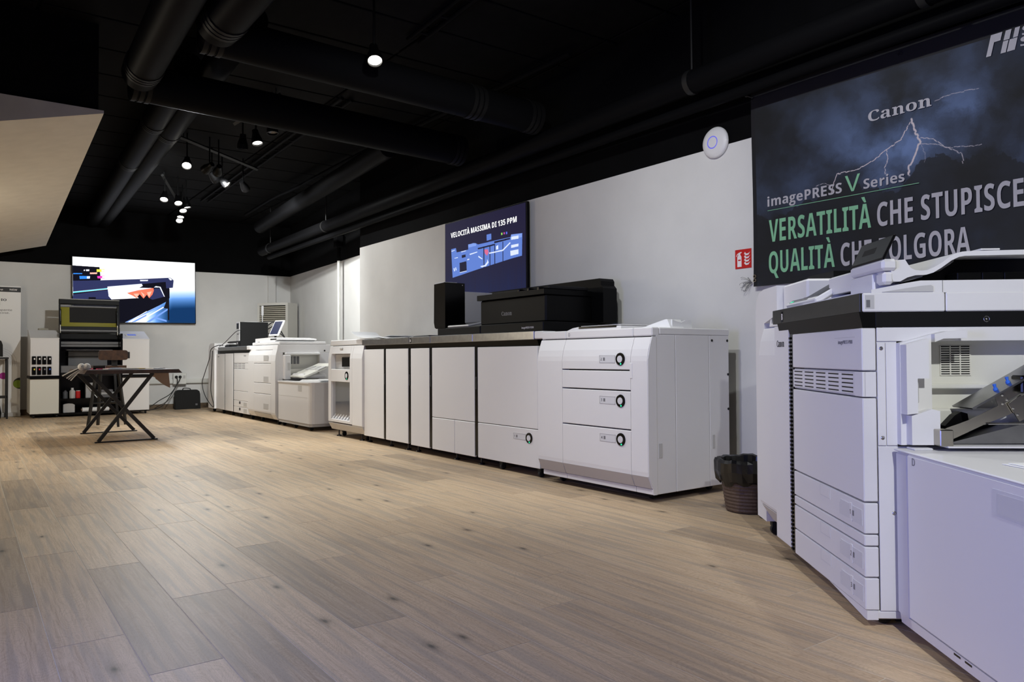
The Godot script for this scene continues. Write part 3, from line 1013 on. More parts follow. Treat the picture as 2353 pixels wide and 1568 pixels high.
	var sk := thing("plastic_sack", "small dark plastic sack slumped against the waste basket", "sack", Vector3(3.44, 0, -2.42))
	s = S()
	lathe(s, [Vector2(0.0, 0.0), Vector2(0.04, 0.006), Vector2(0.055, 0.05), Vector2(0.05, 0.10), Vector2(0.028, 0.135), Vector2(0.0, 0.145)], Vector3.ZERO, Vector3.UP, 14, true)
	obj(sk, "body", s, "nylon")
	s = S()
	lathe(s, [Vector2(0.012, 0.135), Vector2(0.006, 0.15), Vector2(0.02, 0.172), Vector2(0.0, 0.165)], Vector3.ZERO, Vector3.UP, 9)
	obj(sk, "knot", s, "nylon")

func banner_at(u: float, v: float) -> Vector3:
	var x := u * 2.2
	var top := 1.255 - 0.03 * u
	return Vector3(x + 0.004 * sin(v * 5.0), v * top, 0.002 + 0.004 * sin(u * 9.0) * sin(v * 3.1))

# ---------------------------------------------------------------- printers; each faces +z of its own frame, x to the viewer's right
func bulge(p: Array, h: float) -> float:
	for i in p.size() - 1:
		if h <= p[i + 1].y:
			return lerpf(p[i].x, p[i + 1].x, clampf((h - p[i].y) / (p[i + 1].y - p[i].y), 0, 1))
	return p[-1].x

# a panel that follows a bulging profile [(z, height), ...] between two heights
func bowed(parent: Node, called: String, m: String, p: Array, x0: float, x1: float, y0: float, y1: float, back := -0.03) -> MeshInstance3D:
	var pts := [Vector2(back, y0), Vector2(bulge(p, y0) - 0.003, y0), Vector2(bulge(p, y0 + 0.003), y0 + 0.003)]
	for q in p:
		if q.y > y0 + 0.006 and q.y < y1 - 0.006:
			pts.append(q)
	pts.append_array([Vector2(bulge(p, y1 - 0.003), y1 - 0.003), Vector2(bulge(p, y1) - 0.003, y1), Vector2(back, y1)])
	var s := S()
	ext(s, pts, "x", x0, x1)
	return obj(parent, called, s, m)

func knob(parent: Node, x: float, y: float, z: float, r := 0.036) -> void:
	var s := S()
	lathe(s, [Vector2(r * 1.08, 0), Vector2(r * 1.05, 0.004), Vector2(r, 0.005), Vector2(r * 0.62, 0.005), Vector2(r * 0.6, 0.001)], Vector3(x, y, z), Vector3(0, 0, 1), 32)
	var k := obj(parent, "push_latch", s, "gloss_black")
	s = S()
	lathe(s, [Vector2(r * 0.6, 0.001), Vector2(r * 0.58, 0.007), Vector2(0.0, 0.007)], Vector3(x, y, z), Vector3(0, 0, 1), 28)
	obj(k, "button", s, "pale_label")
	s = S()
	bb(s, x + r * 0.08, x + r * 0.36, y - r * 0.93, y - r * 0.68, z + 0.004, z + 0.0058)
	obj(k, "light", s, "led_green")

func size_label(parent: Node, x0: float, x1: float, y0: float, y1: float, z: float, digit: String) -> void:
	var s := S()
	var e := 0.0022
	bb(s, x0, x1, y1 - e, y1, z, z + 0.0015)
	bb(s, x0, x1, y0, y0 + e, z, z + 0.0015)
	bb(s, x0, x0 + e, y0, y1, z, z + 0.0015)
	bb(s, x1 - e, x1, y0, y1, z, z + 0.0015)
	var o := obj(parent, "label_frame", s, "plastic_grey")
	box(o, "card", "pale_label", x0 + 0.003, x1 - 0.003, y0 + 0.003, y1 - 0.003, z, z + 0.0006, 0.0)
	var h := (y1 - y0) * 0.34
	text(o, digit, "print_black", Vector3(x0 + 0.012, (y0 + y1 - h) / 2, z + 0.001), h)
	box(o, "paper_mark", "print_grey", x0 + 0.034, x0 + 0.050, (y0 + y1) / 2 - h * 0.6, (y0 + y1) / 2 + h * 0.6, z, z + 0.0012, 0.0)

func caster(parent: Node, x: float, z: float, h: float) -> void:
	var s := S()
	lathe(s, [Vector2(0.0, -0.012), Vector2(0.022, -0.012), Vector2(0.025, -0.006), Vector2(0.025, 0.006), Vector2(0.022, 0.012), Vector2(0.0, 0.012)], Vector3(x, 0.025, z), Vector3(1, 0, 0), 18)
	bb(s, x - 0.018, x + 0.018, 0.04, h, z - 0.015, z + 0.02)
	obj(parent, "caster", s, "rubber")

func foot(parent: Node, x: float, z: float, h: float) -> void:
	var s := S()
	tube(s, [Vector3(x, 0.01, z), Vector3(x, h, z)], 0.008, 8)
	lathe(s, [Vector2(0.0, 0.0), Vector2(0.028, 0.0), Vector2(0.024, 0.012), Vector2(0.0, 0.014)], Vector3(x, 0, z), Vector3.UP, 14)
	obj(parent, "levelling_foot", s, "dark_steel")

func vent_slots(parent: Node, m: String, x0: float, x1: float, y0: float, y1: float, z: float, cols: int, rows: int, gap := 0.012) -> void:
	# ribs proud of a dark backing; what is left open between them are the slots
	var s := S()
	bb(s, x0, x1, y0, y1, z - 0.004, z - 0.0015)
	var o := obj(parent, "vent_backing", s, "black_plastic")
	var rib := (y1 - y0) / rows
	for r in rows + 1:
		s = S()
		var a := y0 + rib * r - rib * 0.35
		bb(s, x0, x1, maxf(y0, a), minf(y1, a + rib * 0.70), z - 0.004, z, 0.001)
		obj(o, "slat", s, m)
	for c in cols + 1:
		s = S()
		var a := lerpf(x0, x1, float(c) / cols) - gap / 2
		bb(s, maxf(x0, a), minf(x1, a + gap), y0, y1, z - 0.004, z - 0.0002)
		obj(o, "divider", s, m)

func press_line() -> void:
	# local x = world z + 4.18, front panels in the plane z = 0
	var t := thing("production_press", "long grey production press with steel worktop edge and black scanner on top", "printer", Vector3(3.30, 0, -4.18), -90)
	var s := S()
	bb(s, -2.88, 0.0, 0.085, 1.03, -0.70, -0.022)
	obj(t, "body", s, "black_plastic")
	box(t, "end_panel", "side_grey", -0.004, 0.004, 0.09, 1.03, -0.69, -0.03)
	for q in [["door", -2.883, -2.439, 0.068, 0.941], ["door", -2.396, -1.947, 0.067, 0.941], ["door", -1.896, -1.559, 0.062, 0.94], ["door", -1.512, -0.839, 0.341, 0.94], ["lower_door", -1.512, -1.145, 0.062, 0.336], ["lower_door", -1.141, -0.839, 0.062, 0.336], ["door", -0.793, -0.022, 0.343, 0.936], ["drawer", -0.793, -0.003, 0.064, 0.338]]:
		box(t, q[0], "plastic", q[1], q[2], q[3], q[4], -0.022, 0.0, 0.003)
	for x in [-2.42, -1.92, -1.535, -0.815]:
		box(t, "gap_strip", "gloss_black", x - 0.0205, x + 0.0205, 0.075, 0.94, -0.03, -0.0015, 0.001)
		box(t, "finger_recess", "rubber", x - 0.010, x + 0.010, 0.60, 0.70, -0.0015, 0.0015, 0.001)
	box(t, "door_edge", "plastic_grey", -0.018, -0.004, 0.345, 0.936, -0.02, -0.004, 0.002)
	s = S()
	bb(s, 0.0, 0.022, 0.73, 0.825, -0.02, 0.006, 0.004)
	obj(t, "handle", s, "plastic")
	knob(t, -0.125, 0.272, 0.0)
	size_label(t, -0.316, -0.166, 0.253, 0.297, 0.0, "1")
	# shadow gap under the worktop edge, then the steel edge itself
	s = S()
	ext(s, [Vector2(-0.03, 0.938), Vector2(-0.012, 0.938), Vector2(0.004, 0.984), Vector2(-0.03, 0.984)], "x", -2.85, -0.02)
	obj(t, "recess_strip", s, "black_plastic")
	for q in [[-2.885, -1.895], [-1.892, -1.506], [-1.503, -0.835], [-0.832, -0.035]]:
		box(t, "worktop_edge", "steel", q[0], q[1], 0.982, 1.043, -0.10, 0.022, 0.003)
	box(t, "worktop_end", "plastic", -0.034, 0.07, 0.985, 1.04, -0.10, 0.020, 0.006)
	box(t, "worktop", "plastic_grey", -2.885, 0.0, 1.030, 1.042, -0.70, -0.10, 0.002)
	box(t, "badge", "gloss_black", -1.872, -1.848, 0.990, 1.030, 0.022, 0.0235, 0.0005)
	text(t, "B", "sign_white", Vector3(-1.868, 0.998, 0.0236), 0.024, 0.015, true)
	# black control base, scanner and the tall unit at its far end
	box(t, "control_base", "black_plastic", -1.45, -0.785, 1.042, 1.107, -0.55, -0.02, 0.006)
	box(t, "scanner_base", "black_plastic", -0.78, 0.02, 1.042, 1.112, -0.55, -0.02, 0.006)
	text(t, "imagePRESS V1350", "banner_grey", Vector3(-0.235, 1.065, -0.0198), 0.014, 0.145, true)
	var sc := box(t, "scanner", "black_plastic", -0.90, -0.05, 1.112, 1.315, -0.55, -0.10, 0.012)
	s = S()
	ext(s, [Vector2(-0.925, 1.315), Vector2(-0.05, 1.315), Vector2(-0.05, 1.352), Vector2(-0.925, 1.358)], "z", -0.55, -0.085)
	obj(sc, "lid", s, "black_plastic")
	box(sc, "feeder", "dark_grey", -0.78, -0.05, 1.352, 1.382, -0.52, -0.13, 0.008)
	for x in [-0.36, -0.24, -0.12]:
		box(sc, "hinge", "gloss_black", x - 0.012, x + 0.012, 1.345, 1.37, -0.13, -0.084, 0.003)
	text(sc, "Canon", "print_grey", Vector3(-0.60, 1.18, -0.0995), 0.032, 0.135, true, true)
	s = S()
	ext(s, [Vector2(-1.42, 1.112), Vector2(0.075, 1.112), Vector2(0.075, 1.37), Vector2(0.05, 1.395), Vector2(0.05, 1.425), Vector2(0.035, 1.445), Vector2(-1.42, 1.445)], "z", -0.69, -0.55)
	obj(t, "rear_housing", s, "black_plastic")
	s = S()
	var prof := [Vector2(-1.51, 1.16), Vector2(-1.495, 1.115), Vector2(-1.47, 1.105), Vector2(-1.32, 1.105), Vector2(-1.32, 1.50), Vector2(-1.505, 1.495)]
	ext(s, prof, "z", -0.22, -0.02)
	var tw := obj(t, "tall_unit", s, "gloss_black")
	box(tw, "rear_half", "plastic_grey", -1.50, -1.325, 1.107, 1.43, -0.58, -0.22, 0.006)
	box(tw, "screw_head", "screw", -1.3205, -1.3195, 1.478, 1.486, -0.20, -0.192, 0.0)
	box(tw, "top_strip", "plastic", -1.51, -1.36, 1.497, 1.508, -0.17, -0.03, 0.003)
	var tp := Transform3D(Basis(Vector3.RIGHT, deg_to_rad(-14)), Vector3(-1.13, 1.120, -0.10))
	var pn := box(t, "touch_panel", "plastic_grey", -0.17, 0.16, 0, 0.018, -0.09, 0.07, 0.006, tp * Transform3D(Basis(Vector3.RIGHT, deg_to_rad(25)), Vector3.ZERO))
	box(pn, "display", "gloss_black", -0.14, 0.13, 0.018, 0.0195, -0.075, 0.055, 0.0, tp * Transform3D(Basis(Vector3.RIGHT, deg_to_rad(25)), Vector3.ZERO))
	for x in [-2.87, -2.40, -2.05, -1.86, -1.20, -0.83]:
		foot(t, x, -0.06, 0.09)
	for x in [-0.50, -0.03]:
		caster(t, x, -0.035, 0.09)

	# loose sheets on the press
	var sheet := func(called: String, label: String, at: Vector3, turn: float, w: float, d: float, curl: float, m: String) -> void:
		var p := thing(called, label, "paper", at, turn)
		var q := S()
		var pts := []
		var bot := []
		for k in 11:
			var e := k / 10.0
			var y := curl * pow(absf(e - 0.5) * 2.0, 3.0) * (1.0 if e < 0.5 else 0.25)
			pts.append(Vector2((e - 0.5) * w, y + 0.002))
			bot.append(Vector2((e - 0.5) * w, y))
		bot.reverse()
		ext(q, pts + bot, "z", -d / 2, d / 2)
		obj(p, "sheet", q, m)
	sheet.call("paper_sheet", "curled white paper sheet lying over the near end of the finisher lid", Vector3(3.46, 1.056, -6.98), -78, 0.62, 0.32, 0.07, "paper")
	sheet.call("paper_sheet", "flat white paper sheets on the steel worktop next to the curled one", Vector3(3.44, 1.046, -6.45), -84, 0.48, 0.30, 0.012, "paper")
	var bk := thing("black_folder", "thin black folder lying on the press worktop before the black scanner", "folder", Vector3(3.46, 1.0438, -5.95), -95)
	box(bk, "cover", "nylon", -0.17, 0.17, 0, 0.012, -0.12, 0.12, 0.004)

const BOW := [Vector2(0.0, 0.047), Vector2(0.006, 0.082), Vector2(0.012, 0.09), Vector2(0.040, 0.155), Vector2(0.042, 0.18), Vector2(0.042, 0.83), Vector2(0.039, 0.86), Vector2(0.030, 0.90), Vector2(0.018, 0.935), Vector2(0.004, 0.975), Vector2(0.0, 1.03)]

func paper_deck_unit() -> void:
	# local x = world z + 3.06
	var t := thing("paper_deck", "grey three-drawer paper deck at the near end of the long press", "paper deck", Vector3(3.255, 0, -3.06), -90)
	var s := S()
	bb(s, -1.02, -0.006, 0.05, 1.0, -0.70, -0.02)
	obj(t, "body", s, "dark_grey")
	var w := "plastic"
	bowed(t, "front_panel", w, BOW, -1.03, -0.768, 0.085, 0.972)
	bowed(t, "front_panel", w, BOW, -0.133, 0.0, 0.085, 0.972)
	var dr := []
	for q in [["drawer", 0.085, 0.414], ["drawer", 0.422, 0.648], ["blank_panel", 0.656, 0.770], ["drawer", 0.778, 0.972]]:
		dr.append(bowed(t, q[0], w, BOW, -0.765, -0.136, q[1], q[2]))
	for q in [[0, 0.356, "4"], [1, 0.589, "3"], [3, 0.842, "2"]]:
		knob(dr[q[0]], -0.220, q[1], 0.042)
		size_label(dr[q[0]], -0.405, -0.267, q[1] - 0.024, q[1] + 0.024, 0.042, q[2])
	# sill that leans in below the drawers
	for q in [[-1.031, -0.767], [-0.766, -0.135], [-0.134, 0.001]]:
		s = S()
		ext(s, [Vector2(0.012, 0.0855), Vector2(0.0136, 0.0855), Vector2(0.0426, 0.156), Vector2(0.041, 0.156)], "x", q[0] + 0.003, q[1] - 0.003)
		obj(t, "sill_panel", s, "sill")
	for q in [[-1.02, -0.768], [-0.766, -0.135], [-0.133, 0.0]]:
		box(t, "base_panel", w, q[0], q[1], 0.048, 0.081, -0.03, 0.004, 0.003)
	for q in [[-1.03, -0.775], [-0.772, -0.152], [-0.149, 0.004]]:
		box(t, "lid_edge", w, q[0], q[1], 0.978, 1.030, -0.06, 0.003, 0.006)
	box(t, "top", w, -1.02, 0.004, 0.985, 1.030, -0.71, -0.06, 0.006)
	text(t, "D", "print_grey", Vector3(-0.745, 0.992, 0.0035), 0.022, 0.016)
	# right flank of three sheets
	s = S()
	ext(s, [Vector2(-0.03, 0.047), Vector2(0.0, 0.047), Vector2(0.004, 0.085), Vector2(0.040, 0.16), Vector2(0.040, 0.84), Vector2(0.018, 0.93), Vector2(0.002, 0.975), Vector2(-0.03, 0.975)], "x", 0.0, 0.006)
	obj(t, "edge_trim", s, "side_grey")
	for q in [[-0.195, -0.032], [-0.505, -0.199], [-0.70, -0.509]]:
		box(t, "side_sheet", "side_grey", -0.004, 0.004, 0.047, 0.985, q[0], q[1], 0.002)
	box(t, "grip_recess", "plastic_grey", 0.004, 0.006, 0.26, 0.345, -0.075, -0.045, 0.001)
	box(t, "grip_recess", "plastic_grey", 0.004, 0.006, 0.28, 0.365, -0.555, -0.530, 0.001)
	for q in [[0.955, -0.535], [0.955, -0.685], [0.74, -0.69], [0.52, -0.69]]:
		s = S()
		lathe(s, [Vector2(0.0, 0.002), Vector2(0.008, 0.0), Vector2(0.008, 0.003), Vector2(0.004, 0.004), Vector2(0.0, 0.003)], Vector3(0.004, q[0], q[1]), Vector3(1, 0, 0), 12)
		obj(t, "screw_hole", s, "rubber")
	box(t, "latch", w, -0.142, -0.118, 0.725, 0.82, 0.028, 0.0445, 0.003)
	for q in [[-0.93, -0.1], [-0.10, -0.1], [-0.10, -0.62], [-0.93, -0.62]]:
		caster(t, q[0], q[1], 0.06)
	# bypass tray and document rest on top
	var tr := thing("bypass_tray", "flat white bypass tray with dark slot on top of the paper deck", "tray", Vector3(3.52, 1.030, -3.64), -90)
	s = S()
	ext(s, [Vector2(-0.27, 0.0), Vector2(0.26, 0.0), Vector2(0.26, 0.022), Vector2(-0.14, 0.026), Vector2(-0.20, 0.020)], "z", -0.26, 0.20)
	obj(tr, "tray", s, "plastic")
	box(tr, "slot", "gloss_black", -0.14, 0.22, 0.012, 0.027, -0.20, 0.202, 0.002)
	box(tr, "lip", "plastic", -0.13, 0.25, 0.026, 0.031, -0.22, 0.19, 0.002)
	var rest := thing("white_carton", "small folded white carton with raised flap on the paper deck", "carton", Vector3(3.45, 1.030, -3.16), -90)
	s = S()
	ext(s, [Vector2(-0.20, 0.0), Vector2(0.07, 0.0), Vector2(0.045, 0.052), Vector2(0.03, 0.054)], "z", -0.12, 0.0)
	obj(rest, "flap", s, "paper")
	s = S()
	ext(s, [Vector2(-0.02, 0.0), Vector2(-0.20, 0.0), Vector2(-0.19, 0.05), Vector2(-0.14, 0.048), Vector2(-0.10, 0.035), Vector2(-0.06, 0.040), Vector2(-0.02, 0.052)], "x", 0.058, 0.066)
	obj(rest, "side", s, "paper")

const FBOW := [Vector2(-0.02, 0.07), Vector2(-0.012, 0.09), Vector2(0.014, 0.135), Vector2(0.022, 0.16), Vector2(0.022, 0.85), Vector2(0.014, 0.90), Vector2(0.002, 0.955), Vector2(-0.004, 0.99)]

func finisher_unit() -> void:
	# local x = world z + 7.066
	var t := thing("finisher_unit", "tall white finisher with glass hatch at the far end of the long press", "finisher", Vector3(3.30, 0, -7.066), -90)
	var w := "plastic"
	var s := S()
	bb(s, -0.86, 0.0, 0.08, 1.0, -0.68, -0.26)
	bb(s, -0.86, 0.0, 0.61, 0.735, -0.26, -0.03)
	bb(s, -0.30, 0.0, 0.08, 1.0, -0.26, -0.03)
	bb(s, -0.86, -0.30, 0.08, 0.19, -0.26, -0.03)
	bb(s, -0.86, -0.30, 0.90, 1.0, -0.26, -0.03)
	bb(s, -0.86, -0.83, 0.08, 1.0, -0.26, -0.03)
	obj(t, "body", s, "mid_grey")
	bowed(t, "front_panel", w, FBOW, -0.870, -0.796, 0.16, 0.985)
	bowed(t, "front_panel", w, FBOW, -0.300, -0.244, 0.16, 0.985)
	bowed(t, "hatch_lid", w, FBOW, -0.794, -0.302, 0.90, 0.985)
	bowed(t, "button_panel", w, FBOW, -0.794, -0.302, 0.60, 0.735)
	bowed(t, "side_panel", w, FBOW, -0.241, 0.0, 0.15, 0.985)
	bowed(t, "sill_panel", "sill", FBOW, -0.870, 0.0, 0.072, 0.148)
	box(t, "lid", w, -0.870, 0.0, 0.992, 1.052, -0.68, -0.004, 0.008)
	# recessed control niche with a small dark screen
	var ni := box(t, "niche", "plastic_grey", -0.794, -0.302, 0.738, 0.897, -0.05, -0.03, 0.002)
	box(ni, "display", "gloss_black", -0.592, -0.322, 0.758, 0.866, -0.03, -0.015, 0.006)
	box(t, "latch", "plastic_grey", -0.585, -0.515, 0.945, 0.968, 0.0, 0.012, 0.004)
	knob(t, -0.376, 0.668, 0.022, 0.042)
	# sample box behind clear glass: back wall, dark fittings, a row of pale fins
	var cb := box(t, "sample_box", "cavity", -0.83, -0.30, 0.19, 0.60, -0.262, -0.256, 0.0)
	s = S()
	bb(s, -0.70, -0.50, 0.33, 0.56, -0.255, -0.19, 0.006)
	bb(s, -0.62, -0.56, 0.25, 0.5, -0.2, -0.15, 0.004)
	obj(cb, "fitting", s, "dark_grey")
	s = S()
	tube(s, curve([Vector3(-0.44, 0.58, -0.2), Vector3(-0.42, 0.42, -0.12), Vector3(-0.36, 0.30, -0.14), Vector3(-0.33, 0.26, -0.2)]), 0.006, 6)
	obj(cb, "hose", s, "cable")
	for k in 7:
		s = S()
		var x := -0.775 + k * 0.073
		ext(s, [Vector2(-0.02, 0.19), Vector2(0.016, 0.19), Vector2(0.016, 0.200), Vector2(-0.02, 0.245)], "x", x, x + 0.022)
		obj(cb, "fin", s, w)
	bowed(t, "tray_lip", w, FBOW, -0.794, -0.302, 0.16, 0.192)
	box(t, "glass_hatch", "cover_glass", -0.794, -0.302, 0.205, 0.60, -0.006, -0.003, 0.0)
	for x in [-0.69, -0.1]:
		foot(t, x - 0.05, -0.05, 0.09)
		caster(t, x, -0.09, 0.09)

const DBOW := [Vector2(-0.02, 0.06), Vector2(-0.004, 0.085), Vector2(0.02, 0.125), Vector2(0.024, 0.15), Vector2(0.024, 0.82), Vector2(0.016, 0.90), Vector2(0.0, 0.96), Vector2(-0.012, 1.03)]

func far_press() -> void:
	# local x = world z + 9.57; the flank at x = 0 faces the room
	var t := thing("far_printer", "white production printer before the back corner with open delivery bay", "printer", Vector3(3.26, 0, -9.57), -90)
	var w := "plastic"
	var s := S()
	bb(s, -2.9, -0.115, 0.08, 0.99, -0.66, -0.022)
	obj(t, "body", s, "black_plastic")
	# rounded end unit
	s = S()
	ext(s, [Vector2(-3.22, 0.06), Vector2(-2.87, 0.06), Vector2(-2.87, 1.10), Vector2(-3.08, 1.10), Vector2(-3.15, 1.085), Vector2(-3.195, 1.05), Vector2(-3.22, 0.98)], "z", -0.62, 0.03)
	var eu := obj(t, "end_unit", s, w)
	box(eu, "groove", "plastic_grey", -3.12, -3.11, 0.08, 1.05, 0.028, 0.0315, 0.0)
	box(eu, "upper_shelf", w, -2.95, -2.62, 1.03, 1.10, -0.62, -0.2, 0.01)
	for q in [["door", -2.868, -2.402, 0.064, 0.928], ["door", -2.370, -1.948, 0.064, 0.932], ["top_panel", -1.905, -1.142, 0.792, 0.936], ["door", -1.905, -1.142, 0.384, 0.700], ["drawer", -1.905, -1.142, 0.243, 0.380], ["drawer", -1.905, -1.142, 0.153, 0.239], ["drawer", -1.905, -1.142, 0.062, 0.149]]:
		box(t, q[0], w, q[1], q[2], q[3], q[4], -0.022, 0.0, 0.003)
	for x in [-2.386, -1.926]:
		box(t, "gap_strip", "gloss_black", x - 0.0155, x + 0.0155, 0.07, 0.93, -0.03, -0.0015, 0.001)
	vent_slots(t, w, -1.905, -1.142, 0.703, 0.789, -0.001, 4, 4, 0.02)
	box(t, "vent_margin", w, -1.36, -1.142, 0.703, 0.789, -0.02, 0.0, 0.002)
	for y in [0.198, 0.106]:
		box(t, "grip_recess", "cavity", -1.64, -1.57, y - 0.005, y + 0.032, -0.001, 0.001, 0.0)
		box(t, "size_tag", "plastic_grey", -1.42, -1.27, y - 0.03, y + 0.025, 0.0, 0.0015, 0.0)
	text(t, "V900", "print_grey", Vector3(-1.42, 0.885, 0.001), 0.018, 0.11)
	box(t, "maker_mark", "print_grey", -2.78, -2.70, 0.878, 0.892, 0.0, 0.001, 0.0)
	s = S()
	ext(s, [Vector2(-0.03, 0.932), Vector2(-0.014, 0.932), Vector2(0.002, 0.977), Vector2(-0.03, 0.977)], "x", -2.70, -1.10)
	obj(t, "recess_strip", s, "black_plastic")
	box(t, "worktop_edge", "steel", -2.70, -1.96, 0.977, 1.032, -0.10, 0.018, 0.003)
	box(t, "worktop_edge", "steel", -1.955, -1.22, 0.977, 1.032, -0.10, 0.018, 0.003)
	box(t, "worktop_end", w, -1.215, -1.09, 0.977, 1.034, -0.10, 0.018, 0.006)
	box(t, "worktop", "plastic_grey", -2.88, -1.1, 1.018, 1.030, -0.64, -0.10, 0.002)
	# bowed deck at the room end
	bowed(t, "front_panel", w, DBOW, -1.135, -0.868, 0.06, 1.03)
	bowed(t, "front_panel", w, DBOW, -0.165, 0.0, 0.06, 1.03)
	for q in [["drawer", 0.13, 0.380], ["drawer", 0.386, 0.525], ["drawer", 0.531, 0.785], ["top_panel", 0.791, 0.965], ["lid_edge", 0.969, 1.03]]:
		bowed(t, q[0], w, DBOW, -0.865, -0.168, q[1], q[2])
	bowed(t, "sill_panel", "sill", DBOW, -0.865, -0.168, 0.06, 0.127)
	for y in [0.86, 0.58, 0.22]:
		box(t, "sticker", "plastic_grey", -0.46, -0.27, y - 0.035, y + 0.035, 0.024, 0.0255, 0.0)
	# flank: frame, delivery bay with louvres, tray
	box(t, "flank_top", w, -0.02, 0.0, 0.93, 1.035, -0.72, -0.025, 0.003)
	box(t, "flank_front", w, -0.02, 0.002, 0.07, 0.93, -0.075, -0.02, 0.003)
	box(t, "flank_rear", "side_grey", -0.02, 0.0, 0.07, 0.93, -0.72, -0.57, 0.003)
	box(t, "flank_lower", w, -0.02, 0.0, 0.07, 0.575, -0.57, -0.075, 0.003)
	s = S()
	bb(s, -0.02, 0.06, 0.58, 0.90, -0.165, -0.075, 0.012)
	obj(t, "bay_housing", s, w)
	box(t, "housing_grip", "plastic_grey", 0.058, 0.064, 0.70, 0.80, -0.15, -0.115, 0.002)
	box(t, "bay_hood", w, -0.02, 0.04, 0.90, 0.93, -0.57, -0.10, 0.01)
	box(t, "bay_wall", "plastic_cream", -0.112, -0.09, 0.575, 0.94, -0.60, -0.10, 0.002)
	box(t, "bay_cheek", "plastic_cream", -0.10, -0.018, 0.575, 0.935, -0.585, -0.568, 0.002)
	for k in 3:
		box(t, "louvre", "mid_grey", -0.09, -0.088, 0.78, 0.88, -0.235 - 0.045 * k, -0.20 - 0.045 * k, 0.0)
	box(t, "bay_step", "plastic_cream", -0.09, -0.01, 0.58, 0.72, -0.40, -0.16, 0.004)
	for q in [[0.955, -0.64], [0.63, -0.635]]:
		s = S()
		lathe(s, [Vector2(0.0, 0.003), Vector2(0.010, 0.002), Vector2(0.012, 0.0)], Vector3(0.0, q[0], q[1]), Vector3(1, 0, 0), 12)
		obj(t, "screw_hole", s, "rubber")
	var tr := Transform3D(Basis(Vector3.RIGHT, deg_to_rad(22)), Vector3(0.28, 0.70, -0.36))
	var ty := box(t, "output_tray", "plastic_cream", -0.26, 0.26, -0.012, 0.012, -0.21, 0.22, 0.006, tr)
	for k in 3:
		box(ty, "rib", "plastic_grey", -0.20 + 0.17 * k, -0.08 + 0.17 * k, 0.012, 0.018, -0.10, 0.02, 0.002, tr)
	box(t, "tray_support", w, -0.02, 0.42, 0.60, 0.66, -0.50, -0.18, 0.02)
	# reader and feeder on top
	box(t, "reader", w, -1.12, 0.0, 1.035, 1.075, -0.66, -0.03, 0.008)
	s = S()
	ext(s, [Vector2(-1.08, 1.075), Vector2(-0.30, 1.075), Vector2(-0.18, 1.10), Vector2(-0.18, 1.115), Vector2(-0.45, 1.135), Vector2(-1.08, 1.13)], "z", -0.60, -0.06)
	var ad := obj(t, "document_feeder", s, w)
	box(ad, "feed_slot", "gloss_black", -0.44, -0.20, 1.098, 1.118, -0.55, -0.058, 0.003)
	box(ad, "hinge_mark", "print_black", -0.98, -0.88, 1.078, 1.084, -0.07, -0.057, 0.0)
	for x in [-3.15, -2.6, -2.1, -1.7, -1.15, -0.7, -0.05]:
		caster(t, x, -0.05, 0.09)

	# touch monitor on the reader
	var mo := thing("touch_monitor", "small tilted touch monitor with blue screen on the far printer", "monitor", Vector3(3.50, 1.137, -10.42), -90)
	var tt := Transform3D(Basis(Vector3.UP, deg_to_rad(14)) * Basis(Vector3.RIGHT, deg_to_rad(-26)), Vector3(0, 0.03, 0))
	box(mo, "frame", w, -0.115, 0.115, 0, 0.245, -0.012, 0.012, 0.008, tt)
	box(mo, "display", "tablet_blue", -0.095, 0.095, 0.022, 0.225, 0.012, 0.0135, 0.0, tt)
	s = S()
	tube(s, [Vector3(0, 0.0, -0.02), Vector3(0, 0.10, -0.05)], 0.015, 8)
	bb(s, -0.08, 0.08, 0.0, 0.01, -0.10, 0.05, 0.004)
	obj(mo, "stand", s, "black_plastic")
	# computer tower with cables
	var pc := thing("computer_tower", "black desktop computer tower with silver front on the far printer", "computer", Vector3(3.50, 1.030, -11.99), -90)
	box(pc, "case", "nylon", -0.165, 0.0, 0, 0.40, -0.44, 0.0, 0.004)
	var fr := box(pc, "front_bezel", "side_grey", -0.165, 0.0, 0.10, 0.40, 0.0, 0.012, 0.004)
	box(fr, "drive_bay", "black_plastic", -0.14, -0.03, 0.29, 0.38, 0.012, 0.0145, 0.001)
	box(fr, "port_strip", "black_plastic", -0.12, -0.03, 0.205, 0.215, 0.012, 0.0135, 0.0)
	box(pc, "lower_bezel", "dark_grey", -0.165, 0.0, 0.0, 0.10, 0.0, 0.012, 0.003)
	box(pc, "power_mark", "sign_white", -0.12, -0.08, 0.05, 0.08, 0.012, 0.0135, 0.0)
	var cu := thing("paper_sheet", "white paper laid on top of the black computer tower", "paper", Vector3(3.68, 1.430, -12.07), -90)
	box(cu, "sheet", "paper", -0.10, 0.05, 0, 0.006, -0.12, 0.10, 0.001)
	var cb := thing("cable_bundle", "black cables looping behind the touch monitor", "cable", Vector3(3.86, 1.08, -11.2), -90)
	for q in [[0.0, 0.30, 0.18], [0.05, 0.24, 0.22], [0.1, 0.16, 0.2]]:
		s = S()
		tube(s, curve([Vector3(-0.6, q[1], -0.02), Vector3(-0.2 + q[0], q[1] + 0.02, 0.02), Vector3(0.1 + q[0], q[1] * 0.5, 0.0), Vector3(q[2], 0.0, -0.03)]), 0.008, 6)
		obj(cb, "cable", s, "cable")
	# keyboard and small tray beside the tower
	var kb := thing("keyboard", "slim black keyboard lying on the rounded end of the far printer", "keyboard", Vector3(3.62, 1.105, -12.55), -90)
	box(kb, "base", "black_plastic", -0.28, 0.26, 0.0, 0.026, -0.10, 0.08, 0.006)
	box(kb, "keys", "dark_grey", -0.26, 0.24, 0.026, 0.032, -0.085, 0.06, 0.003)
	s = S()
	tube(s, [Vector3(-0.10, 0.03, -0.02), Vector3(-0.10, 0.07, -0.03)], 0.012, 8)
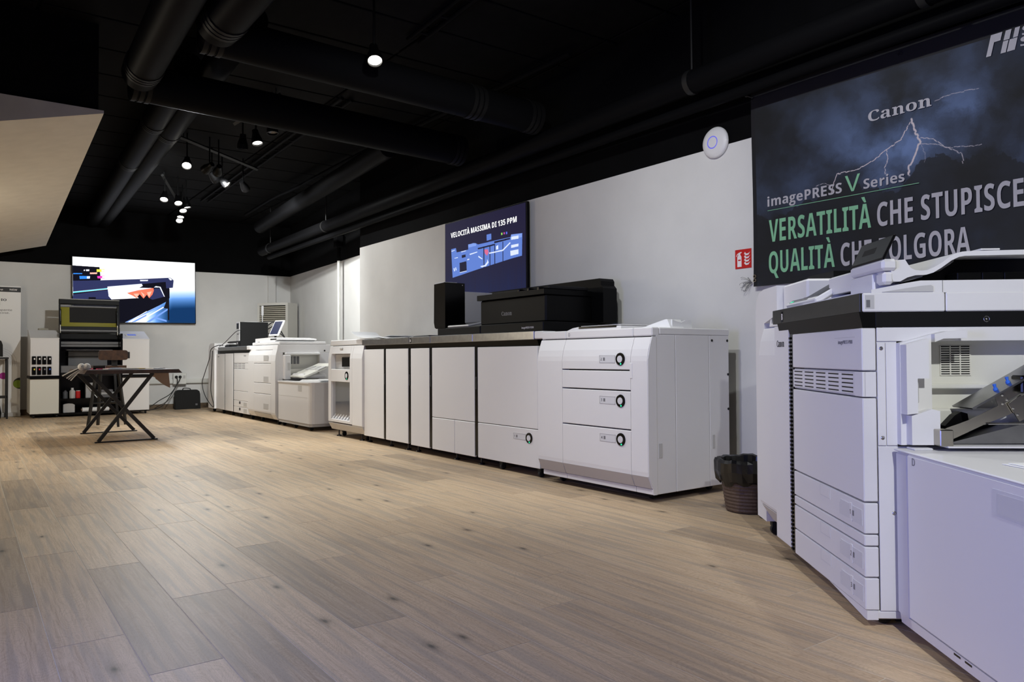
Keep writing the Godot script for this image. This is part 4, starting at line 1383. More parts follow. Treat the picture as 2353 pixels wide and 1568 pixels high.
	obj(kb, "aerial", s, "black_plastic")
	var hd := thing("card_reader", "flat black card reader on the steel edge of the far printer", "card reader", Vector3(3.34, 1.0335, -12.0), -90)
	box(hd, "body", "black_plastic", -0.18, 0.06, 0.0, 0.03, -0.10, 0.02, 0.006)
	box(hd, "top_plate", "steel", -0.15, 0.05, 0.03, 0.045, -0.09, 0.01, 0.004)
	# thin cables hanging down the front
	var lc := thing("hanging_cable", "thin grey cables hanging in a loop down the far printer's front", "cable", Vector3(3.24, 0.0, -12.4), -90)
	s = S()
	tube(s, curve([Vector3(0.35, 1.06, -0.02), Vector3(0.1, 1.06, 0.0), Vector3(-0.08, 1.0, 0.05), Vector3(-0.10, 0.85, 0.07), Vector3(-0.30, 0.62, 0.09), Vector3(-0.42, 0.45, 0.10), Vector3(-0.30, 0.25, 0.08), Vector3(0.0, 0.10, 0.05), Vector3(0.05, 0.13, 0.04), Vector3(-0.12, 0.34, 0.04), Vector3(-0.05, 0.62, 0.05), Vector3(-0.03, 0.98, 0.04)]), 0.006, 6)
	obj(lc, "loop", s, "cable")
	s = S()
	tube(s, curve([Vector3(0.55, 1.30, -0.25), Vector3(0.38, 1.27, -0.2), Vector3(0.12, 1.10, -0.1), Vector3(0.02, 1.05, -0.05)]), 0.005, 6)
	obj(lc, "lead", s, "cable")

	# low deck below the bay
	var d := thing("low_paper_deck", "low white paper deck with rounded corner under the far printer's delivery bay", "paper deck", Vector3(3.26, 0, -9.54), -90)
	s = S()
	var out := [Vector2(0.02, -0.62), Vector2(0.02, 0.0), Vector2(1.06, 0.0), Vector2(1.09, -0.006), Vector2(1.11, -0.02), Vector2(1.12, -0.05), Vector2(1.12, -0.62)]
	ext(s, out, "y", 0.085, 0.555)
	obj(d, "shell", s, w)
	s = S()
	ext(s, [Vector2(0.01, -0.63), Vector2(0.01, 0.008), Vector2(1.07, 0.008), Vector2(1.11, -0.01), Vector2(1.13, -0.05), Vector2(1.13, -0.63)], "y", 0.555, 0.570)
	obj(d, "lid", s, w)
	s = S()
	ext(s, [Vector2(0.03, -0.6), Vector2(0.03, -0.006), Vector2(1.06, -0.006), Vector2(1.10, -0.03), Vector2(1.11, -0.6)], "y", 0.05, 0.082)
	obj(d, "base", s, "plastic_grey")
	box(d, "seam", "plastic_grey", 0.03, 1.02, 0.388, 0.391, -0.002, 0.001, 0.0)
	box(d, "sticker", "plastic_grey", 0.72, 0.84, 0.46, 0.53, 0.0, 0.0015, 0.0)
	for x in [0.08, 0.5, 1.0]:
		caster(d, x, -0.06, 0.06)
	var ps := thing("paper_stack", "stack of white sheets on the low paper deck", "paper", Vector3(3.52, 0.571, -8.85), -90)
	for k in 5:
		box(ps, "sheet", "paper", -0.34 + 0.02 * k, 0.30 + 0.03 * (k % 3), 0.004 * k, 0.004 * k + 0.0035, -0.20 + 0.02 * (k % 2), 0.10, 0.0005)
	var pd := thing("printed_sheet", "dark printed sheet lying flat on the low paper deck", "paper", Vector3(3.55, 0.571, -9.22), -90)
	box(pd, "sheet", "print_black", -0.24, 0.02, 0, 0.004, -0.22, 0.18, 0.0005)

	# floor-standing air conditioner in the corner
	var ac := thing("air_conditioner", "tall white floor-standing air conditioner in the back corner", "air conditioner", Vector3(4.38, 0, -13.12), -50)
	s = S()
	var rim := []
	for k in 9:
		var e := -1.0 + 0.25 * k
		rim.append(Vector2(0.30 * e, 0.02 - 0.03 * e * e))
	ext(s, [Vector2(0.30, -0.34), Vector2(-0.30, -0.34)] + rim, "y", 0.0, 1.50)
	obj(ac, "cabinet", s, "ac_white")
	s = S()
	ext(s, [Vector2(0.30, -0.34), Vector2(-0.30, -0.34)] + rim, "y", 1.785, 1.83)
	ext(s, [Vector2(0.30, -0.34), Vector2(0.255, -0.34), Vector2(0.255, -0.01), Vector2(0.30, -0.01)], "y", 1.50, 1.785)
	ext(s, [Vector2(-0.30, -0.34), Vector2(-0.255, -0.34), Vector2(-0.255, -0.01), Vector2(-0.30, -0.01)], "y", 1.50, 1.785)
	obj(ac, "outlet_frame", s, "ac_white")
	box(ac, "outlet_back", "gloss_black", -0.255, 0.255, 1.50, 1.785, -0.10, -0.06, 0.0)
	for k in 8:
		s = S()
		var up := []
		for i in 9:
			var e := -1.0 + 0.25 * i
			up.append(Vector2(0.252 * e, 0.008 - 0.022 * e * e))
		ext(s, [Vector2(0.252, -0.05), Vector2(-0.252, -0.05)] + up, "y", 1.515 + 0.033 * k, 1.535 + 0.033 * k)
		obj(ac, "slat", s, "ac_slat")
	var po := thing("display_rod", "thin pale upright rod in front of the air conditioner grille", "rod", Vector3(3.98, 1.1, -12.4))
	s = S()
	tube(s, [Vector3.ZERO, Vector3(0, 0.58, 0)], 0.009, 8)
	obj(po, "rod", s, "pale_label")
	box(po, "head", "pale_label", -0.018, 0.018, 0.46, 0.62, -0.008, 0.008, 0.003)
	box(po, "foot", "pale_label", -0.05, 0.05, -0.03, 0.0, -0.05, 0.05, 0.004)

func near_press() -> void:
	# local x = -(distance along the front away from the near corner), z = -(depth)
	var O := Vector3(2.296, 0, -1.262)
	var t := thing("near_printer", "large white production printer in the foreground with document feeder", "printer", O, -129.3)
	var w := "plastic"
	var s := S()
	bb(s, -0.66, -0.004, 0.118, 0.94, -0.82, -0.62)
	bb(s, -0.66, -0.22, 0.118, 0.94, -0.62, -0.043)
	bb(s, -0.22, -0.004, 0.118, 0.592, -0.62, -0.043)
	bb(s, -0.22, -0.004, 0.118, 0.94, -0.10, -0.043)
	bb(s, -0.22, -0.004, 0.93, 0.94, -0.62, -0.10)
	obj(t, "body", s, "side_grey")
	for q in [["top_door", 0.814, 0.938], ["door", 0.433, 0.733], ["drawer", 0.340, 0.428], ["rail_panel", 0.305, 0.336], ["drawer", 0.215, 0.301], ["drawer", 0.120, 0.211]]:
		box(t, q[0], w, -0.632, 0.0, q[1], q[2], -0.040, 0.0, 0.0025)
	# louvred strip between the doors
	box(t, "vent_panel", w, -0.632, 0.0, 0.737, 0.810, -0.040, -0.006, 0.001)
	box(t, "vent_margin", w, -0.058, 0.0, 0.737, 0.810, -0.010, 0.0, 0.0015)
	vent_slots(t, w, -0.632, -0.058, 0.742, 0.806, -0.001, 5, 5, 0.024)
	# drawer grips and paper tags
	var tags := [[0.340, 0.428, "1"], [0.215, 0.301, "2"], [0.120, 0.211, "3"]]
	for q in tags:
		var gr := box(t, "grip_recess", "pale_label", -0.360, -0.267, q[1] - 0.040, q[1] - 0.002, -0.001, 0.0008, 0.0)
		box(gr, "grip_lip", "plastic", -0.354, -0.273, q[1] - 0.036, q[1] - 0.004, 0.0008, 0.0012, 0.0)
		var y0: float = q[0] + 0.022
		s = S()
		ext(s, [Vector2(-0.186, y0), Vector2(-0.105, y0), Vector2(-0.105, y0 + 0.046), Vector2(-0.178, y0 + 0.046), Vector2(-0.178, y0 + 0.036), Vector2(-0.186, y0 + 0.036)], "z", 0.0, 0.0016)
		bb(s, -0.088, -0.014, y0 - 0.002, y0 + 0.044, 0.0, 0.0012)
		var pt := obj(t, "paper_tag", s, "pale_label")
		box(pt, "size_slip", w, -0.104, -0.088, y0 - 0.006, y0 + 0.050, 0.0, 0.0022, 0.0004)
		text(pt, q[2], "print_black", Vector3(-0.101, y0 + 0.016, 0.0023), 0.014)
		box(pt, "size_mark", "print_grey", -0.083, -0.073, y0 + 0.014, y0 + 0.030, 0.0012, 0.002, 0.0)
	text(t, "imagePRESS V900", "print_grey", Vector3(-0.180, 0.894, 0.0005), 0.011, 0.112)
	box(t, "name_rule", "plastic_grey", -0.210, -0.050, 0.9125, 0.9135, 0.0, 0.0006, 0.0)
	# toothed black gap between printer and cooling unit
	box(t, "gap_strip", "gloss_black", -0.6765, -0.6335, 0.118, 0.94, -0.05, -0.003, 0.001)
	box(t, "undercarriage", "rubber", -0.60, -0.03, 0.078, 0.118, -0.78, -0.10, 0.0)
	s = S()
	for k in 54:
		bb(s, -0.675, -0.660, 0.125 + 0.015 * k, 0.133 + 0.015 * k, -0.004, 0.001)
	obj(t, "gap_teeth", s, "black_plastic")
	# base with the foot guard
	box(t, "base_panel", w, -0.55, -0.002, 0.094, 0.117, -0.80, -0.030, 0.003)
	s = S()
	ext(s, [Vector2(-0.30, 0.118), Vector2(0.0, 0.118), Vector2(0.0, 0.092), Vector2(-0.022, 0.092)], "z", -0.036, -0.004)
	obj(t, "foot_guard", s, w)
	# upper edge: black reveal, brushed dark edge in front, white edge on the flank
	s = S()
	ext(s, [Vector2(-0.06, 0.938), Vector2(-0.004, 0.938), Vector2(0.006, 0.985), Vector2(-0.06, 0.985)], "x", -0.80, -0.002)
	obj(t, "recess_strip", s, "black_plastic")
	box(t, "flank_reveal", "dark_grey", -0.30, -0.001, 0.9405, 0.984, -0.82, -0.041, 0.001)
	s = S()
	lathe(s, [Vector2(0.009, 0.0), Vector2(0.008, 0.001), Vector2(0.006, -0.001), Vector2(0.0, 0.001)], Vector3(-0.001, 0.962, -0.355), Vector3(1, 0, 0), 16)
	obj(t, "screw_head", s, "screw")
	box(t, "worktop_edge", "dark_steel", -0.753, 0.0, 0.985, 1.040, -0.02, 0.004, 0.001)
	box(t, "worktop_edge", "dark_steel", -0.869, -0.756, 0.985, 1.040, -0.02, 0.004, 0.001)
	box(t, "badge", "gloss_black", -0.752, -0.730, 0.990, 1.030, 0.004, 0.0048, 0.0003)
	text(t, "B", "sign_white", Vector3(-0.748, 0.998, 0.0049), 0.024, 0.013, true)
	box(t, "upper_edge", w, -0.62, 0.003, 0.985, 1.040, -0.237, -0.003, 0.003)
	box(t, "upper_edge", w, -0.62, 0.003, 0.985, 1.040, -0.84, -0.240, 0.003)
	s = S()
	bb(s, 0.003, 0.0038, 0.994, 1.034, -0.036, -0.010)
	obj(t, "window_tag", s, "plastic_grey")
	box(t, "window_mark", "mid_grey", 0.0038, 0.0042, 0.998, 1.02, -0.024, -0.013, 0.0)
	# flank below: narrow doors with screws
	box(t, "flank_band", w, -0.003, 0.0, 0.899, 0.939, -0.62, -0.043, 0.001)
	box(t, "flank_strip", w, -0.003, 0.0, 0.596, 0.895, -0.066, -0.043, 0.001)
	box(t, "flank_strip", w, -0.003, 0.0, 0.596, 0.895, -0.098, -0.068, 0.001)
	box(t, "flank_sheet", w, -0.003, 0.0, 0.118, 0.593, -0.80, -0.043, 0.001)
	for q in [[0.878, -0.055], [0.618, -0.056], [0.40, -0.085]]:
		s = S()
		lathe(s, [Vector2(0.0, 0.001), Vector2(0.004, 0.0015), Vector2(0.006, 0.0)], Vector3(0, q[0], q[1]), Vector3(1, 0, 0), 14)
		obj(t, "screw_head", s, "screw")
	# delivery housing that stands out from the flank, with its grip
	s = S()
	ext(s, [Vector2(-0.097, 0.60), Vector2(-0.185, 0.60), Vector2(-0.185, 0.918), Vector2(-0.165, 0.912), Vector2(-0.097, 0.893)], "x", -0.003, 0.024)
	obj(t, "delivery_housing", s, w)
	s = S()
	ext(s, [Vector2(-0.112, 0.604), Vector2(-0.19, 0.604), Vector2(-0.19, 0.70), Vector2(-0.168, 0.705), Vector2(-0.112, 0.686)], "x", 0.024, 0.058)
	obj(t, "housing_foot", s, w)
	s = S()
	ext(s, [Vector2(-0.098, 0.690), Vector2(-0.128, 0.694), Vector2(-0.128, 0.792), Vector2(-0.160, 0.792), Vector2(-0.160, 0.905), Vector2(-0.098, 0.888)], "x", 0.024, 0.062)
	var hh := obj(t, "housing_cover", s, w)
	box(hh, "grip_bar", "plastic_grey", 0.030, 0.046, 0.722, 0.790, -0.139, -0.133, 0.002)
	box(hh, "grip_back", "cavity", 0.024, 0.0245, 0.722, 0.790, -0.133, -0.128, 0.0)
	s = S()
	ext(s, [Vector2(-0.185, 0.918), Vector2(-0.185, 0.895), Vector2(-0.21, 0.905), Vector2(-0.275, 0.906), Vector2(-0.275, 0.930), Vector2(-0.22, 0.926)], "x", -0.003, 0.045)
	obj(t, "housing_arm", s, w)
	# inside of the delivery bay
	box(t, "bay_wall", "plastic_cream", -0.22, -0.062, 0.594, 0.93, -0.62, -0.186, 0.002)
	var vx := -0.0618
	var sv := S()
	bb(sv, vx, vx + 0.0006, 0.797, 0.885, -0.338, -0.252)
	var vb := obj(t, "louvre_backing", sv, "gloss_black")
	for r in 14:
		sv = S()
		var y := 0.797 + 0.088 / 13.0 * (r - 0.5) + 0.003
		bb(sv, vx, vx + 0.003, maxf(y, 0.797), minf(y + 0.0036, 0.885), -0.338, -0.252)
		obj(vb, "slat", sv, "plastic_cream")
	for c in 4:
		sv = S()
		bb(sv, vx, vx + 0.0032, 0.797, 0.885, -0.3395 + 0.0287 * c, -0.3365 + 0.0287 * c)
		obj(vb, "divider", sv, "plastic_cream")
	box(t, "bay_shelf", "plastic_cream", -0.064, -0.035, 0.758, 0.772, -0.39, -0.19, 0.003)
	box(t, "bay_step", "plastic_cream", -0.064, -0.03, 0.594, 0.70, -0.62, -0.19, 0.006)
	box(t, "bay_pit", "gloss_black", -0.03, -0.012, 0.594, 0.655, -0.60, -0.19, 0.002)
	s = S()
	ext(s, [Vector2(-0.245, 0.64), Vector2(-0.29, 0.66), Vector2(-0.285, 0.69), Vector2(-0.268, 0.695), Vector2(-0.25, 0.685), Vector2(-0.222, 0.655)], "x", -0.01, 0.02)
	obj(t, "paper_stop", s, "black_plastic")
	# steel output chute
	var ch := box(t, "chute_bracket", "mirror_steel", 0.045, 0.095, 0.604, 0.650, -0.207, -0.171, 0.002)
	s = S()
	ext(s, [Vector2(-0.207, 0.650), Vector2(-0.280, 0.678), Vector2(-0.343, 0.710), Vector2(-0.42, 0.742), Vector2(-0.75, 0.90), Vector2(-0.75, 0.86), Vector2(-0.42, 0.705), Vector2(-0.316, 0.663), Vector2(-0.207, 0.611)], "x", 0.05, 0.053)
	obj(ch, "chute_rail", s, "mirror_steel")
	s = S()
	ext(s, [Vector2(-0.262, 0.710), Vector2(-0.424, 0.803), Vector2(-0.70, 0.965), Vector2(-0.70, 0.958), Vector2(-0.424, 0.797), Vector2(-0.266, 0.706)], "x", -0.02, 0.085)
	obj(ch, "chute_plate", s, "steel")
	s = S()
	ext(s, [Vector2(-0.335, 0.752), Vector2(-0.40, 0.787), Vector2(-0.41, 0.75), Vector2(-0.35, 0.712)], "x", 0.055, 0.058)
	ext(s, [Vector2(-0.375, 0.72), Vector2(-0.41, 0.745), Vector2(-0.44, 0.69), Vector2(-0.405, 0.67)], "x", 0.056, 0.06)
	obj(ch, "gusset", s, "mirror_steel")
	box(ch, "drive_block", "gloss_black", 0.03, 0.08, 0.75, 0.80, -0.54, -0.40, 0.004, Transform3D(Basis(), Vector3.ZERO))
	for q in [[0.745, 0.075], [0.721, -0.357], [0.708, -0.388], [0.69, -0.40], [0.732, -0.372]]:
		s = S()
		lathe(s, [Vector2(0.0, 0.003), Vector2(0.004, 0.002), Vector2(0.005, 0.0)], Vector3(0.058, q[0], minf(q[1], -0.36)), Vector3(1, 0, 0), 12)
		obj(ch, "bolt", s, "screw")
	for q in [[-0.349, 0.752], [-0.383, 0.772]]:
		s = S()
		lathe(s, [Vector2(0.0, 0.0), Vector2(0.006, 0.0), Vector2(0.006, 0.012), Vector2(0.0035, 0.014), Vector2(0.005, 0.024), Vector2(0.0, 0.025)], Vector3(0.05, q[1], q[0]), Vector3(0, 1, 0.25), 14)
		obj(ch, "blue_knob", s, "blue_knob")
	s = S()
	ext(s, [Vector2(-0.200, 0.606), Vector2(-0.42, 0.664), Vector2(-0.80, 0.68), Vector2(-0.80, 0.612)], "x", -0.01, 0.055)
	obj(ch, "tray_sheet", s, "steel")
	s = S()
	tube(s, [Vector3(0.058, 0.664, -0.32), Vector3(0.058, 0.668, -0.78)], 0.003, 8)
	obj(ch, "rod", s, "screw")
	box(ch, "tray_lip", "side_grey", -0.02, 0.10, 0.600, 0.605, -0.80, -0.19, 0.001)

	# reader and document feeder
	s = S()
	ext(s, [Vector2(-0.030, 1.040), Vector2(-0.84, 1.040), Vector2(-0.84, 1.077), Vector2(-0.17, 1.0755), Vector2(-0.13, 1.069), Vector2(-0.030, 1.050)], "x", -0.60, -0.001)
	var rd := obj(t, "reader", s, w)
	box(rd, "seam", "mid_grey", -0.0012, 0.0002, 1.041, 1.0765, -0.2325, -0.2315, 0.0)
	s = S()
	ext(s, [Vector2(-0.06, 1.043), Vector2(-0.205, 1.043), Vector2(-0.205, 1.058), Vector2(-0.198, 1.062), Vector2(-0.17, 1.060)], "x", -0.002, 0.0015)
	obj(rd, "grip_recess", s, "plastic_grey")
	box(t, "reader_front", w, -0.234, -0.062, 1.040, 1.104, -0.14, -0.060, 0.005)
	box(t, "feeder_cover", w, -0.235, 0.004, 1.106, 1.140, -0.105, -0.060, 0.008)
	s = S()
	bb(s, -0.232, -0.03, 1.09, 1.134, -0.15, -0.075, 0.006)
	obj(t, "feeder_head", s, w)
	box(t, "hinge_block", w, -0.058, -0.004, 1.066, 1.104, -0.098, -0.066, 0.008)
	s = S()
	var upper := [Vector2(-0.090, 1.130), Vector2(-0.100, 1.1365), Vector2(-0.13, 1.138), Vector2(-0.137, 1.126), Vector2(-0.146, 1.113), Vector2(-0.158, 1.107), Vector2(-0.176, 1.105), Vector2(-0.192, 1.106), Vector2(-0.212, 1.115), Vector2(-0.236, 1.129), Vector2(-0.258, 1.146), Vector2(-0.275, 1.155), Vector2(-0.292, 1.159), Vector2(-0.309, 1.1605), Vector2(-0.84, 1.168)]
	var lower := [Vector2(-0.84, 1.152), Vector2(-0.301, 1.147), Vector2(-0.283, 1.144), Vector2(-0.262, 1.134), Vector2(-0.233, 1.113), Vector2(-0.21, 1.099), Vector2(-0.19, 1.093), Vector2(-0.16, 1.092), Vector2(-0.135, 1.085), Vector2(-0.115, 1.074), Vector2(-0.095, 1.074), Vector2(-0.090, 1.09)]
	ext(s, upper + lower, "x", -0.50, -0.006)
	var fd := obj(t, "feeder_tray", s, w)
	box(fd, "tray_rim", w, -0.50, -0.004, 1.1625, 1.1675, -0.398, -0.344, 0.001)
	s = S()
	ext(s, [Vector2(-0.157, 1.112), Vector2(-0.236, 1.134), Vector2(-0.236, 1.1415), Vector2(-0.157, 1.1415)], "x", -0.30, -0.296)
	var pg := obj(fd, "paper_guide", s, "plastic_cream")
	for k in 8:
		box(pg, "scale_mark", "print_black", -0.296, -0.2955, 1.129, 1.133 + 0.004 * (k % 3), -0.164 - 0.008 * k, -0.1625 - 0.008 * k, 0.0)
	box(fd, "tray_step", w, -0.33, -0.30, 1.11, 1.147, -0.156, -0.135, 0.004)
	# dark underside of the feeder and lower tray blocks
	s = S()
	ext(s, [Vector2(-0.12, 1.077), Vector2(-0.15, 1.083), Vector2(-0.19, 1.090), Vector2(-0.24, 1.112), Vector2(-0.29, 1.143), Vector2(-0.84, 1.150), Vector2(-0.84, 1.078)], "x", -0.50, -0.10)
	obj(fd, "underside", s, "dark_grey")
	for q in [[-0.50, -0.424], [-0.422, -0.361], [-0.359, -0.29]]:
		box(fd, "lower_block", "black_plastic", -0.3, -0.03, 1.078, 1.101, q[0], q[1], 0.002)
	s = S()
	for q in [[-0.125, 1.080, -0.185, 1.096], [-0.235, 1.113, -0.275, 1.140]]:
		ext(s, [Vector2(q[0], q[1]), Vector2(q[2], q[3]), Vector2(q[2], q[3] - 0.008), Vector2(q[0], q[1] - 0.008)], "x", -0.09, -0.02)
	obj(fd, "underside_rib", s, "mid_grey")
	# control panel that leans back on the front edge
	var bx := Vector3(1, 0, 0)
	var cz := Vector3(0, -0.088, 0.150).normalized()
	var cp := Transform3D(Basis(bx, cz.cross(bx), cz), Vector3(-0.64, 1.060, -0.028))
	var pn := box(t, "control_panel", w, -0.165, 0.165, -0.020, 0.0, -0.165, 0.0, 0.004, cp)
	box(pn, "display", "gloss_black", -0.150, 0.150, 0.0, 0.0012, -0.150, -0.022, 0.0, cp)
	box(pn, "picture", "tablet_dim", -0.02, 0.150, 0.0012, 0.0016, -0.150, -0.030, 0.0, cp)
	box(pn, "reflection_film", "pale_label", -0.148, -0.03, 0.0012, 0.0016, -0.145, -0.030, 0.0, cp)
	box(pn, "key_row", "gloss_black", -0.14, 0.06, 0.0, 0.0014, -0.016, -0.008, 0.0, cp)
	box(pn, "status_light", "led_green", -0.125, -0.095, 0.0014, 0.002, -0.016, -0.008, 0.0, cp)
	s = S()
	ext(s, [Vector2(-0.03, 1.04), Vector2(-0.165, 1.04), Vector2(-0.165, 1.122)], "x", -0.79, -0.49)
	obj(pn, "cradle", s, w)
	# cooling unit on the left, rounded at its far end
	var cu := thing("cooling_unit", "narrow white cooling unit with bowed front beside the near printer", "cooling unit", O, -129.3)
	box(cu, "door", w, -0.863, -0.678, 0.127, 0.976, -0.036, 0.0, 0.003)
	text(cu, "Canon", "print_black", Vector3(-0.828, 0.893, 0.0005), 0.026, 0.094, true, true)
	var bw := [Vector2(-0.055, 0.14), Vector2(-0.05, 0.15), Vector2(-0.008, 0.215), Vector2(-0.004, 0.23), Vector2(-0.004, 0.86), Vector2(-0.012, 0.92), Vector2(-0.028, 0.978)]
	bowed(cu, "bowed_panel", w, bw, -1.112, -0.866, 0.215, 0.976, -0.08)
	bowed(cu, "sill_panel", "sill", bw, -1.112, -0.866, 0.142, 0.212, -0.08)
	bowed(cu, "lid", w, [Vector2(-0.028, 0.98), Vector2(-0.034, 1.02), Vector2(-0.045, 1.04)], -1.03, -0.68, 0.981, 1.04, -0.2)
	s = S()
	ext(s, [Vector2(-1.254, 0.133), Vector2(-1.115, 0.133), Vector2(-1.115, 1.0), Vector2(-0.926, 1.03), Vector2(-0.926, 1.150), Vector2(-1.12, 1.150), Vector2(-1.19, 1.14), Vector2(-1.235, 1.11), Vector2(-1.254, 1.06)], "z", -0.62, -0.03)
	obj(cu, "end_shell", s, w)
	box(cu, "body", "side_grey", -1.11, -0.68, 0.13, 1.03, -0.62, -0.08, 0.002)
	box(cu, "upper_box", w, -0.922, -0.629, 1.041, 1.148, -0.55, -0.055, 0.008)
	box(cu, "letter_mark", "print_grey", -1.0, -0.993, 0.995, 1.018, -0.031, -0.0295, 0.0)
	box(cu, "undercarriage", "rubber", -1.2, -0.70, 0.078, 0.135, -0.60, -0.12, 0.0)
	# black cover behind
	var bc := thing("black_cover", "low black cover standing behind the cooling unit's top", "cover", O, -129.3)
	s = S()
	ext(s, [Vector2(-1.0, 1.15), Vector2(-0.62, 1.15), Vector2(-0.62, 1.175), Vector2(-0.88, 1.182), Vector2(-0.97, 1.175)], "z", -0.40, -0.15)
	obj(bc, "shell", s, "black_plastic")

	# thin screen propped on the feeder
	var ts := thing("tablet_screen", "thin dark tablet screen leaning back on the near printer's feeder", "tablet", O, -129.3)
	var uz := Vector3(0, 0.070, -0.034).normalized()
	var tt := Transform3D(Basis(Vector3.RIGHT, uz, Vector3.RIGHT.cross(uz)), Vector3(-0.115, 1.1405, -0.0625))
	box(ts, "case", "black_plastic", -0.116, 0.116, 0.0, 0.080, -0.007, 0.0, 0.002, tt)
	box(ts, "display", "tablet_dim", -0.110, 0.110, 0.004, 0.076, 0.0, 0.0008, 0.0, tt)
	box(ts, "window", "dark_grey", -0.06, 0.03, 0.03, 0.05, 0.0008, 0.0012, 0.0, tt)

	# low deck D in the right foreground
	var d := thing("foreground_deck", "low white paper deck lettered D in the right foreground", "paper deck", O, -129.3)
	box(d, "side_post", w, 0.012, 0.088, 0.118, 0.584, -0.80, -0.084, 0.008)
	box(d, "front_door", w, 0.091, 0.95, 0.128, 0.584, -0.12, -0.080, 0.006)
	box(d, "body", "side_grey", 0.05, 0.94, 0.11, 0.575, -0.80, -0.12, 0.0)
	box(d, "top", w, 0.012, 0.95, 0.584, 0.590, -0.82, -0.080, 0.0025)
	s = S()
	ext(s, [Vector2(-0.6, 0.098), Vector2(-0.088, 0.098), Vector2(-0.084, 0.126), Vector2(-0.6, 0.126)], "x", 0.03, 0.95)
	obj(d, "base_panel", s, w)
	for x in [0.315, 0.365]:
		box(d, "base_slot", "gloss_black", x, x + 0.03, 0.118, 0.123, -0.0845, -0.0840, 0.0)
	text(d, "D", "print_grey", Vector3(0.124, 0.556, -0.0795), 0.020, 0.016)
	box(d, "undercarriage", "rubber", 0.06, 0.93, 0.078, 0.10, -0.78, -0.16, 0.0)
	var gp := box(d, "grip_recess", "pale_label", 0.500, 0.66, 0.500, 0.560, -0.0805, -0.0794, 0.0)
	box(gp, "grip_inner", "tag_grey", 0.518, 0.64, 0.505, 0.552, -0.0794, -0.079, 0.0)
	box(d, "top_pad", w, 0.02, 0.07, 0.590, 0.596, -0.165, -0.112, 0.003)
	var pp := thing("paper_pair", "two white sheets lying on top of the foreground deck", "paper", O + Basis(Vector3.UP, deg_to_rad(-129.3)) * Vector3(0.456, 0.568, -0.369), -121)
	box(pp, "sheet", "paper", -0.105, 0.105, 0.0, 0.002, -0.148, 0.148, 0.0005)
	box(pp, "sheet", "paper", -0.095, 0.115, 0.003, 0.005, -0.158, 0.138, 0.0005)
	# the frames above are measured 0.0673 above the floor and at 1/1.085 of full size
	for n in [t, cu, bc, ts, d]:
		for c in n.get_children():
			c.position.y -= 0.0673
		n.scale = Vector3.ONE * 1.085
	for e in [[t, [[-0.05, -0.07], [-0.58, -0.10], [-0.05, -0.72], [-0.58, -0.72]], 0.045], [cu, [[-1.15, -0.08], [-0.75, -0.12], [-1.15, -0.55], [-0.75, -0.55]], 0.06], [d, [[0.40, -0.13], [0.88, -0.13], [0.12, -0.70], [0.88, -0.70]], 0.03]]:
		for q in e[1]:
			caster(e[0], q[0], q[1], e[2])

